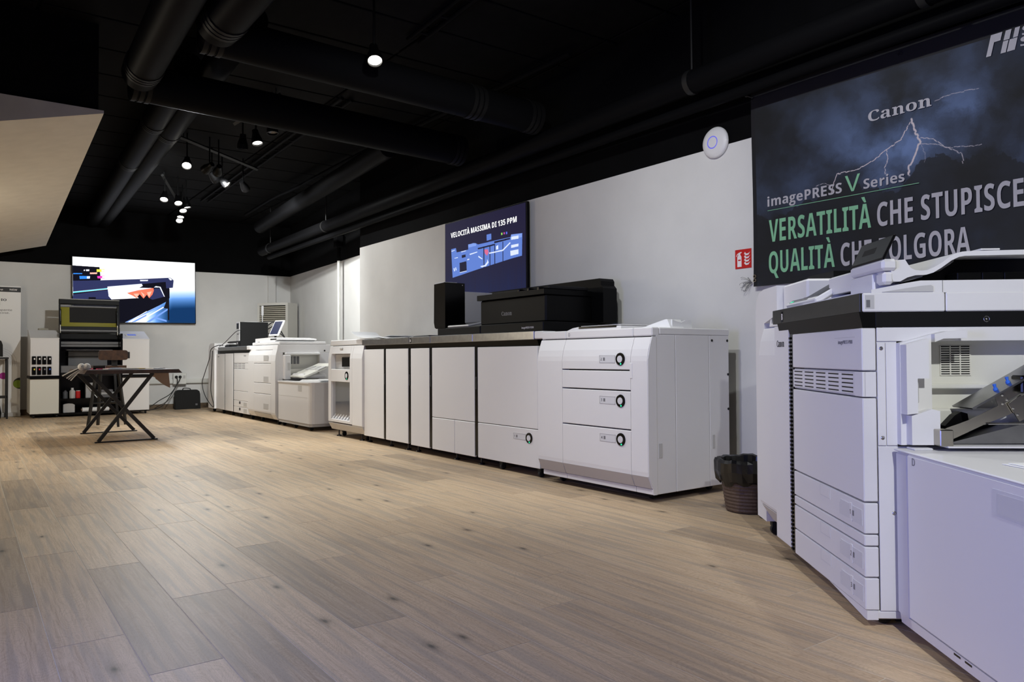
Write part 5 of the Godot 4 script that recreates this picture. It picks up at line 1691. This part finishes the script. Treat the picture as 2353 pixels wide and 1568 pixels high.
func back_area() -> void:
	# big screen on the back wall
	var tv := screen("wall_television", "large bright wall television showing a wide-format printer and red flower", Vector3(2.325, 1.462, -13.72), 0, 1.84, 1.04, "back_screen")
	var l := AreaLight3D.new()
	l.name = "screen_light"
	l.area_size = Vector2(1.8, 1.0)
	l.light_color = Color(0.85, 0.9, 1.0)
	l.light_energy = 0.25
	l.shadow_enabled = true
	tv.add_child(l)
	l.transform = Transform3D(Basis(Vector3.UP, PI), Vector3(0, 0.5, 0.03))
	var lift := tv.position
	tv.rotation.z = deg_to_rad(0.7)
	tv.position = lift

	# flatbed printer: node at its left front corner
	var t := thing("flatbed_printer", "white roll printer with raised yellow-glazed hood below the bright television", "printer", Vector3(0.785, 0, -12.9))
	var w := "plastic"
	var s: SurfaceTool
	for q in [[0.0, 0.366], [1.20, 1.585]]:
		var x0: float = q[0]
		var x1: float = q[1]
		box(t, "lower_cabinet", "plastic_cream" if x0 < 0.5 else w, x0, x1, 0.06, 0.57, -0.62, 0.0, 0.004)
		box(t, "bumper", "gloss_black", x0 - 0.005, x1 + 0.005, 0.573, 0.615, -0.60, 0.03, 0.008)
		s = S()
		ext(s, [Vector2(0.0, 0.618), Vector2(0.0, 1.165), Vector2(-0.46, 1.292), Vector2(-0.62, 1.292), Vector2(-0.62, 0.618)], "x", x0 + 0.004, x1 - 0.004)
		obj(t, "upper_cabinet", s, "side_grey" if x0 < 0.5 else w)
		s = S()
		ext(s, [Vector2(0.006, 1.160), Vector2(0.006, 1.170), Vector2(-0.46, 1.302), Vector2(-0.63, 1.302), Vector2(-0.63, 1.290), Vector2(-0.46, 1.290)], "x", x0, x1)
		obj(t, "sloping_lid", s, w)
	# ink cartridges, two rows of four
	for r in 2:
		for c in 4:
			var x := 0.022 + 0.064 * c
			var y := 0.785 - 0.152 * r
			var ca := box(t, "ink_cartridge", "gloss_black", x, x + 0.050, y, y + 0.118, -0.02, 0.022, 0.004)
			box(ca, "colour_dot", [["sign_white", "sign_white", "sign_white", "sign_white"], ["label_yellow", "label_red", "print_grey", "label_blue"]][r][c], x + 0.022, x + 0.040, y + 0.068, y + 0.092, 0.022, 0.0232, 0.0)
	# control screen on the right lid
	var sl := Transform3D(Basis(Vector3.RIGHT, atan2(0.132, 0.466)), Vector3(1.36, 1.225, -0.20))
	var cs := box(t, "control_screen", w, -0.09, 0.09, 0.0, 0.012, -0.07, 0.07, 0.004, sl)
	box(cs, "display", "lcd_blue", -0.06, 0.06, 0.012, 0.0135, -0.045, 0.045, 0.0, sl)
	# middle: dark bay, gantry, bed
	box(t, "bay_back", "gloss_black", 0.366, 1.20, 0.10, 1.22, -0.62, -0.58, 0.0)
	box(t, "bay_side", "gloss_black", 0.362, 0.385, 0.06, 1.25, -0.60, 0.004, 0.003)
	box(t, "bay_side", "gloss_black", 1.180, 1.205, 0.06, 1.25, -0.60, 0.004, 0.003)
	for q in [["gantry_beam", "dark_grey", 1.165, 1.25, -0.28], ["gantry_beam", "mid_grey", 1.085, 1.125, -0.20], ["gantry_beam", "mid_grey", 1.045, 1.080, -0.20], ["gantry_rail", "screw", 0.992, 1.004, -0.14]]:
		box(t, q[0], q[1], 0.385 + (0.08 if q[1] == "screw" else 0.0), 1.18 - (0.09 if q[1] == "screw" else 0.0), q[2], q[3], -0.40, q[4], 0.004)
	box(t, "media_sheet", "mid_grey", 0.52, 1.05, 0.76, 0.98, -0.42, -0.41, 0.0)
	box(t, "media_bar", "dark_grey", 0.48, 1.08, 0.895, 0.903, -0.41, -0.40, 0.001)
	box(t, "front_table", "mid_grey", 0.385, 1.18, 0.655, 0.762, -0.50, -0.03, 0.006)
	box(t, "front_lip", "dark_grey", 0.385, 1.18, 0.60, 0.65, -0.30, 0.01, 0.006)
	box(t, "lamp_stud", "screw", 0.79, 0.805, 1.10, 1.115, -0.20, -0.192, 0.003)
	box(t, "shelf", "gloss_black", 0.385, 1.18, 0.255, 0.27, -0.56, -0.04, 0.002)
	box(t, "bottom_shelf", "gloss_black", 0.385, 1.18, 0.03, 0.055, -0.58, -0.02, 0.002)
	for x in [0.05, 0.34, 1.24, 1.54]:
		caster(t, x, -0.06, 0.07)
		caster(t, x, -0.52, 0.07)
	box(t, "plinth", "gloss_black", 0.02, 1.56, 0.04, 0.062, -0.55, -0.03, 0.0)
	# raised hood with yellow pane
	var hd := Transform3D(Basis(Vector3.RIGHT, deg_to_rad(-8)), Vector3(0.0, 1.255, -0.26))
	s = S()
	bb(s, 0.38, 1.20, 0.44, 0.52, -0.02, 0.05, 0.008, hd)
	bb(s, 0.38, 1.20, 0.0, 0.10, -0.02, 0.03, 0.006, hd)
	bb(s, 0.38, 0.402, 0.10, 0.44, -0.02, 0.03, 0.004, hd)
	bb(s, 1.160, 1.20, 0.10, 0.44, -0.02, 0.03, 0.004, hd)
	var ho := obj(t, "hood", s, "dark_grey")
	box(ho, "yellow_pane", "yellow_pane", 0.402, 1.160, 0.10, 0.40, -0.004, 0.004, 0.0, hd)
	box(ho, "hood_bar", "mid_grey", 0.385, 1.17, 0.40, 0.425, -0.01, 0.02, 0.003, hd)
	box(ho, "hood_bar", "mid_grey", 0.385, 1.17, 0.02, 0.045, 0.03, 0.045, 0.003, hd)
	box(ho, "inner_cover", "nylon", 0.52, 1.158, 0.165, 0.398, 0.004, 0.0075, 0.0, hd)
	box(ho, "hood_edge", "plastic_grey", 0.38, 1.20, 0.515, 0.525, -0.02, 0.05, 0.002, hd)
	for x in [0.395, 1.165]:
		s = S()
		tube(s, [hd * Vector3(x, -0.03, 0.035), hd * Vector3(x, 0.20, 0.045)], 0.008, 8)
		obj(ho, "gas_strut", s, "screw")
		s = S()
		tube(s, [hd * Vector3(x, 0.12, 0.044), hd * Vector3(x, 0.36, 0.046)], 0.014, 8)
		obj(ho, "strut_sleeve", s, "gloss_black")
	# things kept in and on it
	var mo := thing("remote_control", "small beige remote on the left sloping lid of the roll printer", "remote control", Vector3(0.985, 1.303, -13.44), 12)
	box(mo, "body", "ac_slat", -0.07, 0.07, 0, 0.028, -0.03, 0.03, 0.01)
	box(mo, "keys", "mid_grey", -0.03, 0.03, 0.028, 0.030, -0.02, 0.02, 0.0)
	var bt := thing("ink_bottle", "white plastic bottle on the roll printer's shelf", "bottle", Vector3(1.335, 0.271, -13.05))
	s = S()
	lathe(s, [Vector2(0.0, 0.0), Vector2(0.038, 0.0), Vector2(0.04, 0.01), Vector2(0.04, 0.10), Vector2(0.03, 0.118), Vector2(0.016, 0.125)], Vector3.ZERO, Vector3.UP, 20)
	obj(bt, "body", s, "plastic_grey")
	s = S()
	lathe(s, [Vector2(0.018, 0.125), Vector2(0.018, 0.155), Vector2(0.0, 0.155)], Vector3.ZERO, Vector3.UP, 16)
	obj(bt, "cap", s, "pale_label")
	bt = thing("dark_bottle", "dark grey bottle behind the white bottle on the shelf", "bottle", Vector3(1.25, 0.271, -13.12))
	s = S()
	lathe(s, [Vector2(0.0, 0.0), Vector2(0.032, 0.0), Vector2(0.032, 0.09), Vector2(0.014, 0.105), Vector2(0.014, 0.12), Vector2(0.0, 0.12)], Vector3.ZERO, Vector3.UP, 18)
	obj(bt, "body", s, "mid_grey")
	s = S()
	lathe(s, [Vector2(0.017, 0.118), Vector2(0.017, 0.135), Vector2(0.0, 0.135)], Vector3.ZERO, Vector3.UP, 14)
	obj(bt, "cap", s, "gloss_black")
	bt = thing("red_can", "red can with pale rim on the roll printer's shelf", "can", Vector3(1.41, 0.271, -13.05))
	s = S()
	lathe(s, [Vector2(0.0, 0.0), Vector2(0.029, 0.0), Vector2(0.031, 0.006), Vector2(0.031, 0.10), Vector2(0.027, 0.11)], Vector3.ZERO, Vector3.UP, 20)
	obj(bt, "body", s, "red")
	s = S()
	lathe(s, [Vector2(0.030, 0.106), Vector2(0.030, 0.114), Vector2(0.0, 0.112)], Vector3.ZERO, Vector3.UP, 20)
	obj(bt, "rim", s, "pale_label")
	var bo := thing("white_box", "white cardboard box with open flap on the roll printer's shelf", "box", Vector3(1.57, 0.271, -13.10))
	box(bo, "carton", "paper_grey", -0.055, 0.055, 0, 0.225, -0.06, 0.03, 0.002)
	s = S()
	ext(s, [Vector2(-0.04, 0.18), Vector2(0.0, 0.13), Vector2(0.06, 0.05), Vector2(0.10, 0.0), Vector2(0.085, 0.0), Vector2(0.03, 0.08), Vector2(-0.03, 0.165)], "z", 0.03, 0.06)
	obj(bo, "flap", s, "paper")
	var rm := thing("paper_ream", "stacked reams of paper on the right of the printer's shelf", "paper", Vector3(1.80, 0.271, -13.12))
	for k in 3:
		box(rm, "ream", ["mid_grey", "paper_grey", "print_grey"][k], -0.13, 0.12 - 0.02 * k, 0.04 * k, 0.04 * k + 0.036, -0.10, 0.08, 0.002)
	var tk := thing("canister", "rounded pale canister at the bottom of the roll printer", "canister", Vector3(1.29, 0.056, -13.08))
	s = S()
	ext(s, [Vector2(-0.075, 0.0), Vector2(0.075, 0.0), Vector2(0.075, 0.115), Vector2(0.05, 0.132), Vector2(0.0, 0.138), Vector2(-0.05, 0.132), Vector2(-0.075, 0.12)], "z", -0.07, 0.06)
	obj(tk, "body", s, "plastic_grey")
	box(tk, "cap", "dark_grey", -0.02, 0.02, 0.136, 0.15, -0.02, 0.02, 0.004)
	var rl := thing("media_roll", "white media roll lying at the bottom of the roll printer", "roll", Vector3(1.62, 0.092, -13.0))
	s = S()
	tube(s, [Vector3(-0.16, 0, 0), Vector3(0.20, 0, 0)], 0.035, 16)
	obj(rl, "paper", s, "paper")
	s = S()
	tube(s, [Vector3(-0.175, 0, 0), Vector3(0.215, 0, 0)], 0.018, 12)
	obj(rl, "core", s, "paper_brown")
	# black carry bag against the wall
	var bg := thing("laptop_bag", "black laptop bag standing on the floor by the back wall", "bag", Vector3(3.09, 0, -13.60), 3)
	s = S()
	ext(s, [Vector2(-0.20, 0.0), Vector2(0.205, 0.0), Vector2(0.198, 0.25), Vector2(0.185, 0.30), Vector2(0.15, 0.325), Vector2(-0.14, 0.325), Vector2(-0.18, 0.305), Vector2(-0.197, 0.27)], "z", -0.06, 0.05)
	obj(bg, "body", s, "nylon")
	s = S()
	tube(s, curve([Vector3(-0.075, 0.32, 0), Vector3(-0.065, 0.35, 0), Vector3(-0.02, 0.354, 0), Vector3(0.04, 0.345, 0), Vector3(0.055, 0.32, 0)]), 0.008, 6)
	obj(bg, "handle", s, "nylon")
	box(bg, "brand_patch", "mid_grey", 0.12, 0.155, 0.06, 0.09, 0.05, 0.0515, 0.0)
	# socket box, trunking and black leads
	var tr := thing("cable_trunking", "white cable trunking along the back wall at knee height", "trunking", Vector3(2.2, 0.43, -13.80))
	box(tr, "channel", "pipe_white", 0.0, 1.40, 0.0, 0.08, 0.0, 0.045, 0.006)
	box(tr, "cover_strip", "pipe_white", 0.0, 1.40, 0.012, 0.068, 0.045, 0.050, 0.002)
	var so := thing("socket_box", "white wall socket box with two black plugs", "socket", Vector3(2.995, 0.42, -13.75))
	box(so, "box", "pipe_white", -0.105, 0.105, 0.0, 0.19, 0.0, 0.05, 0.006)
	for x in [-0.06, 0.0]:
		s = S()
		lathe(s, [Vector2(0.024, 0.0), Vector2(0.024, 0.02), Vector2(0.012, 0.03), Vector2(0.0, 0.03)], Vector3(x, 0.125, 0.05), Vector3(0, 0, 1), 14)
		obj(so, "plug", s, "cable")
	box(so, "switch", "plastic_grey", 0.05, 0.085, 0.10, 0.15, 0.05, 0.056, 0.002)
	var ld := thing("power_lead", "black power leads drooping from the socket box to the roll printer", "cable", Vector3(2.93, 0, -13.66))
	for q in [[[0.01, 0.54, 0], [0.0, 0.44, 0.05], [-0.10, 0.27, 0.05], [-0.28, 0.16, 0.06], [-0.42, 0.07, 0.08], [-0.60, 0.03, 0.1]], [[0.07, 0.54, 0], [0.0, 0.42, 0.05], [-0.10, 0.25, 0.07], [-0.22, 0.09, 0.10], [-0.38, 0.02, 0.14], [-0.62, 0.01, 0.14]]]:
		s = S()
		var pts := []
		for e in q:
			pts.append(Vector3(e[0], e[1], e[2]))
		tube(s, curve(pts), 0.007, 6)
		obj(ld, "lead", s, "cable")
	# roll-up banner and the small counter in front of it
	var rb := thing("rollup_banner", "pale roll-up banner with black NEW header at the back left", "banner", Vector3(0.70, 0, -13.52))
	box(rb, "panel", "paper", -0.85, 0.0, 0.06, 1.962, -0.003, 0.0, 0.0)
	box(rb, "header", "print_black", -0.85, -0.002, 1.872, 1.945, 0.0, 0.0012, 0.0)
	text(rb, "NEW", "sign_white", Vector3(-0.142, 1.896, 0.0014), 0.024, 0.095, true)
	text(rb, "op", "sign_white", Vector3(-0.27, 1.897, 0.0014), 0.018, 0.045, true)
	text(rb, "DIO", "print_black", Vector3(-0.295, 1.735, 0.001), 0.034, 0.115, true)
	text(rb, "R", "print_black", Vector3(-0.295, 1.685, 0.001), 0.034, 0.04, true)
	text(rb, "mpante", "print_black", Vector3(-0.295, 1.588, 0.001), 0.026, 0.185)
	text(rb, "cose.", "print_black", Vector3(-0.262, 1.545, 0.001), 0.026, 0.12)
	for q in [["magenta", -0.21, 0.615, 0.055, 0.05], ["print_black", 0.0, 0.50, 0.09, 0.085], ["green", -0.03, 0.49, 0.06, 0.06]]:
		s = S()
		var pts := []
		for k in 24:
			var p := Vector2(q[1] + cos(TAU * k / 24) * q[3], q[2] + sin(TAU * k / 24) * q[4])
			pts.append(Vector2(minf(p.x, -0.001), p.y))
		ext(s, pts, "z", 0.0, 0.0012 if q[0] != "green" else 0.0016)
		obj(rb, "printed_ball", s, q[0])
	s = S()
	for k in 7:
		var c := []
		for e in 9:
			var a := -0.2 + e * 0.2
			c.append(Vector3(-0.28 + cos(a) * (0.07 + 0.028 * k), 0.80 + sin(a) * (0.05 + 0.03 * k), 0.001))
		tube(s, c, 0.0012, 4)
	obj(rb, "printed_lines", s, "paper_grey")
	box(rb, "cassette", "plastic_grey", -0.86, 0.005, 0.0, 0.065, -0.08, 0.06, 0.01)
	var dk := thing("side_counter", "narrow black counter with slim legs before the roll-up banner", "counter", Vector3(0.53, 0, -13.05))
	box(dk, "top", "iron", -0.75, 0.005, 0.865, 0.892, -0.40, 0.0, 0.003)
	for q in [[-0.012, -0.012], [-0.012, -0.39], [-0.74, -0.012], [-0.74, -0.39]]:
		box(dk, "leg", "iron", q[0] - 0.012, q[0] + 0.012, 0.0, 0.865, q[1] - 0.012, q[1] + 0.012, 0.002)
	box(dk, "lower_rail", "iron", -0.74, -0.012, 0.30, 0.34, -0.02, 0.0, 0.002)
	var pq := thing("counter_leaflet", "white leaflet on the narrow black counter", "leaflet", Vector3(0.47, 0.893, -13.2))
	box(pq, "sheet", "paper", -0.16, 0.045, 0.0, 0.006, -0.12, 0.12, 0.001)
	var ob := thing("backpack", "black backpack standing on the narrow counter", "backpack", Vector3(0.35, 0.900, -13.2))
	s = S()
	ext(s, [Vector2(-0.16, 0.0), Vector2(0.118, 0.0), Vector2(0.115, 0.17), Vector2(0.098, 0.225), Vector2(0.06, 0.25), Vector2(-0.12, 0.25)], "z", -0.09, 0.08)
	obj(ob, "body", s, "nylon")
	s = S()
	tube(s, curve([Vector3(-0.05, 0.25, 0), Vector3(-0.02, 0.285, 0), Vector3(0.03, 0.25, 0)]), 0.008, 6)
	obj(ob, "handle", s, "nylon")
	var fb := thing("floor_bag", "black bag hanging low under the narrow counter", "bag", Vector3(0.36, 0.0, -13.25))
	s = S()
	lathe(s, [Vector2(0.0, 0.0), Vector2(0.09, 0.0), Vector2(0.10, 0.08), Vector2(0.08, 0.20), Vector2(0.03, 0.26), Vector2(0.0, 0.27)], Vector3.ZERO, Vector3.UP, 16)
	obj(fb, "body", s, "nylon")
	s = S()
	tube(s, curve([Vector3(-0.04, 0.24, 0), Vector3(0, 0.32, 0), Vector3(0.04, 0.24, 0)]), 0.006, 6)
	obj(fb, "strap", s, "nylon")

func display_table() -> void:
	var t := thing("display_table", "dark wooden table on crossed black iron legs with leaflets", "table", Vector3(1.40, 0, -9.28))
	var s := S()
	ext(s, [Vector2(-0.425, 0.708), Vector2(0.49, 0.708), Vector2(0.455, 0.748), Vector2(-0.40, 0.748)], "z", -0.72, 0.74)
	obj(t, "top", s, "table_wood")
	for z in [0.575, -0.585]:
		box(t, "foot_bar", "iron", -0.31, 0.28, 0.0, 0.012, z - 0.02, z + 0.02, 0.002)
		for e in [-1.0, 1.0]:
			s = S()
			var a := Vector3(-0.015 - 0.265 * e, 0.012, z + 0.012 * e)
			var b := Vector3(-0.06 + 0.29 * e, 0.708, z + 0.012 * e)
			var d := (b - a).normalized()
			var bs := Basis(d.cross(Vector3(0, 0, 1)).normalized(), d, Vector3(0, 0, 1))
			bb(s, -0.018, 0.018, 0.0, a.distance_to(b), -0.011, 0.011, 0.002, Transform3D(bs, a))
			obj(t, "leg", s, "iron")
	# leaflets and a fan of samples
	var lf := [["pink leaflet lying flat on the dark table", "pink", -0.20, 0.20, 0.16, 0.30], ["blue leaflet beside the pink one on the dark table", "blue_paper", 0.0, -0.02, 0.12, 0.26], ["yellow leaflet on the middle of the dark table", "yellow_paper", 0.10, 0.22, 0.16, 0.30], ["grey brochure between the leaflets on the dark table", "paper_grey", -0.05, 0.42, 0.30, 0.20], ["white leaflet near the right end of the dark table", "paper", 0.30, 0.30, 0.10, 0.24], ["small white card at the right end of the dark table", "paper", 0.39, 0.12, 0.08, 0.12]]
	for q in lf:
		var p := thing("leaflet", q[0], "leaflet", Vector3(1.40 + q[2], 0.749, -9.28 + q[3]), 8.0)
		box(p, "sheet", q[1], -q[4] / 2, q[4] / 2, 0.0, 0.010, -q[5] / 2, q[5] / 2, 0.002)
		box(p, "print_block", "paper_grey" if q[1] != "paper_grey" else "print_grey", -q[4] * 0.3, q[4] * 0.3, 0.010, 0.0112, -q[5] * 0.3, -q[5] * 0.05, 0.0)
	var fan := thing("sample_fan", "white fan of paper strips tied with a bow hanging over the table end", "paper", Vector3(1.01, 0.75, -8.80))
	for k in 5:
		s = S()
		var a := 0.10 * k
		tube(s, curve([Vector3(0.06, 0.015, 0), Vector3(-0.03, 0.02 - a * 0.06, 0.0), Vector3(-0.12 + a * 0.10, -0.015 - a * 0.09, 0.01), Vector3(-0.20 + a * 0.18, -0.06 - a * 0.12, 0.015)]), 0.006, 5)
		obj(fan, "strip", s, ["paper", "print_black", "paper", "paper_grey", "paper"][k])
	s = S()
	for e in [0.0, 0.05]:
		lathe(s, [Vector2(0.012, -0.02), Vector2(0.030, -0.01), Vector2(0.036, 0.0), Vector2(0.030, 0.01), Vector2(0.012, 0.02)], Vector3(-0.03 + e, 0.03, 0.0), Vector3(0.2, 0.1, 1), 14, true)
	obj(fan, "bow", s, "paper")
	var hs := thing("hanging_sheet", "torn brown paper sheet hanging under the right end of the table", "paper", Vector3(1.78, 0.56, -9.05), 20)
	s = S()
	ext(s, [Vector2(-0.14, 0.147), Vector2(0.09, 0.147), Vector2(0.11, -0.03), Vector2(0.05, 0.0), Vector2(0.0, 0.03), Vector2(-0.03, 0.055), Vector2(-0.06, 0.075), Vector2(-0.07, 0.095), Vector2(-0.11, 0.105)], "z", -0.002, 0.002)
	obj(hs, "sheet", s, "paper_brown")
	var ba := thing("black_sample", "small black sample roll on the table beside the bow", "roll", Vector3(1.16, 0.772, -9.0))
	s = S()
	tube(s, [Vector3(-0.05, 0, 0), Vector3(0.06, 0, 0.02)], 0.022, 12)
	obj(ba, "roll", s, "nylon")
	s = S()
	tube(s, [Vector3(-0.055, 0, 0), Vector3(0.065, 0, 0.02)], 0.008, 8)
	obj(ba, "core", s, "paper_grey")
	# bar stool behind the table
	var st := thing("bar_stool", "black bar stool with brown wooden back plate behind the dark table", "stool", Vector3(1.50, 0, -10.84))
	for q in [[-0.23, 0.09, -0.13, 0.05], [-0.08, -0.21, -0.06, -0.13], [0.09, 0.24, 0.06, 0.14], [0.23, -0.11, 0.13, -0.07]]:
		s = S()
		tube(s, [Vector3(q[0], 0.0, q[1]), Vector3(q[2], 0.735, q[3])], 0.020, 4, true, false)
		obj(st, "leg", s, "iron")
	s = S()
	ext(s, [Vector2(-0.19, -0.17), Vector2(0.19, -0.17), Vector2(0.21, 0.0), Vector2(0.19, 0.18), Vector2(-0.19, 0.18), Vector2(-0.21, 0.0)], "y", 0.735, 0.775)
	obj(st, "seat", s, "chair_wood")
	for q in [[-0.17, 0.06, 0.17, -0.13], [-0.07, -0.17, 0.08, 0.19]]:
		s = S()
		tube(s, [Vector3(q[0], 0.30, q[1]), Vector3(q[2], 0.30, q[3])], 0.010, 6)
		obj(st, "foot_rail", s, "iron")
	s = S()
	bb(s, 0.02, 0.085, 0.77, 0.90, 0.165, 0.185, 0.003)
	obj(st, "back_post", s, "iron")
	s = S()
	var rr := []
	for q in [[-0.13 + 0.03, 0.845 + 0.03, 180], [0.20 - 0.03, 0.845 + 0.03, 270], [0.20 - 0.03, 0.97 - 0.03, 0], [-0.13 + 0.03, 0.97 - 0.03, 90]]:
		for k in 5:
			var a := deg_to_rad(q[2] + 22.5 * k)
			rr.append(Vector2(q[0] + cos(a) * 0.03, q[1] + sin(a) * 0.03))
	ext(s, rr, "z", 0.185, 0.215)
	obj(st, "back_plate", s, "chair_wood")
	box(st, "back_end", "iron", 0.195, 0.225, 0.865, 0.95, 0.17, 0.20, 0.004)

func signage() -> void:
	# lavender advertising screen on a floor stand, left of the camera and out of the picture; its light falls on the near printer
	var t := thing("signage_screen", "upright advertising screen on a black stand glowing pale lavender", "display", Vector3(-1.05, 0, -1.75), 80)
	box(t, "base", "iron", -0.35, 0.35, 0.0, 0.03, -0.25, 0.2, 0.006)
	box(t, "post", "iron", -0.06, 0.06, 0.03, 0.6, -0.08, -0.03, 0.004)
	box(t, "case", "black_plastic", -0.42, 0.42, 0.42, 1.72, -0.05, 0.0, 0.008)
	box(t, "screen", "lavender_screen", -0.395, 0.395, 0.45, 1.69, 0.0, 0.003, 0.0)
	var l := AreaLight3D.new()
	l.name = "screen_light"
	l.area_size = Vector2(0.79, 1.24)
	l.light_color = Color(0.57, 0.62, 1.0)
	l.light_energy = 3.2
	l.area_normalize_energy = true
	l.shadow_enabled = true
	t.add_child(l)
	l.transform = Transform3D(Basis(Vector3.UP, PI), Vector3(0, 1.07, 0.02))

	# small globe lamp hung under the staircase soffit, left of the picture
	var p := thing("pendant_lamp", "small white globe lamp hanging under the sloping soffit", "lamp", Vector3(-0.9, 1.55, -9.0))
	var s := S()
	lathe(s, [Vector2(0.0, -0.09), Vector2(0.045, -0.078), Vector2(0.078, -0.045), Vector2(0.09, 0.0), Vector2(0.078, 0.045), Vector2(0.045, 0.078), Vector2(0.0, 0.09)], Vector3.ZERO, Vector3.UP, 20, true)
	obj(p, "globe", s, "lamp_rim")
	s = S()
	tube(s, [Vector3(0, 0.09, 0), Vector3(0, 0.66, 0)], 0.006, 6)
	obj(p, "cord", s, "cable")
	var o := OmniLight3D.new()
	o.name = "bulb"
	o.light_energy = 1.3
	o.light_color = Color(1.0, 0.95, 0.86)
	o.omni_range = 20.0
	o.omni_attenuation = 2.0
	o.light_size = 0.08
	o.shadow_enabled = true
	p.add_child(o)
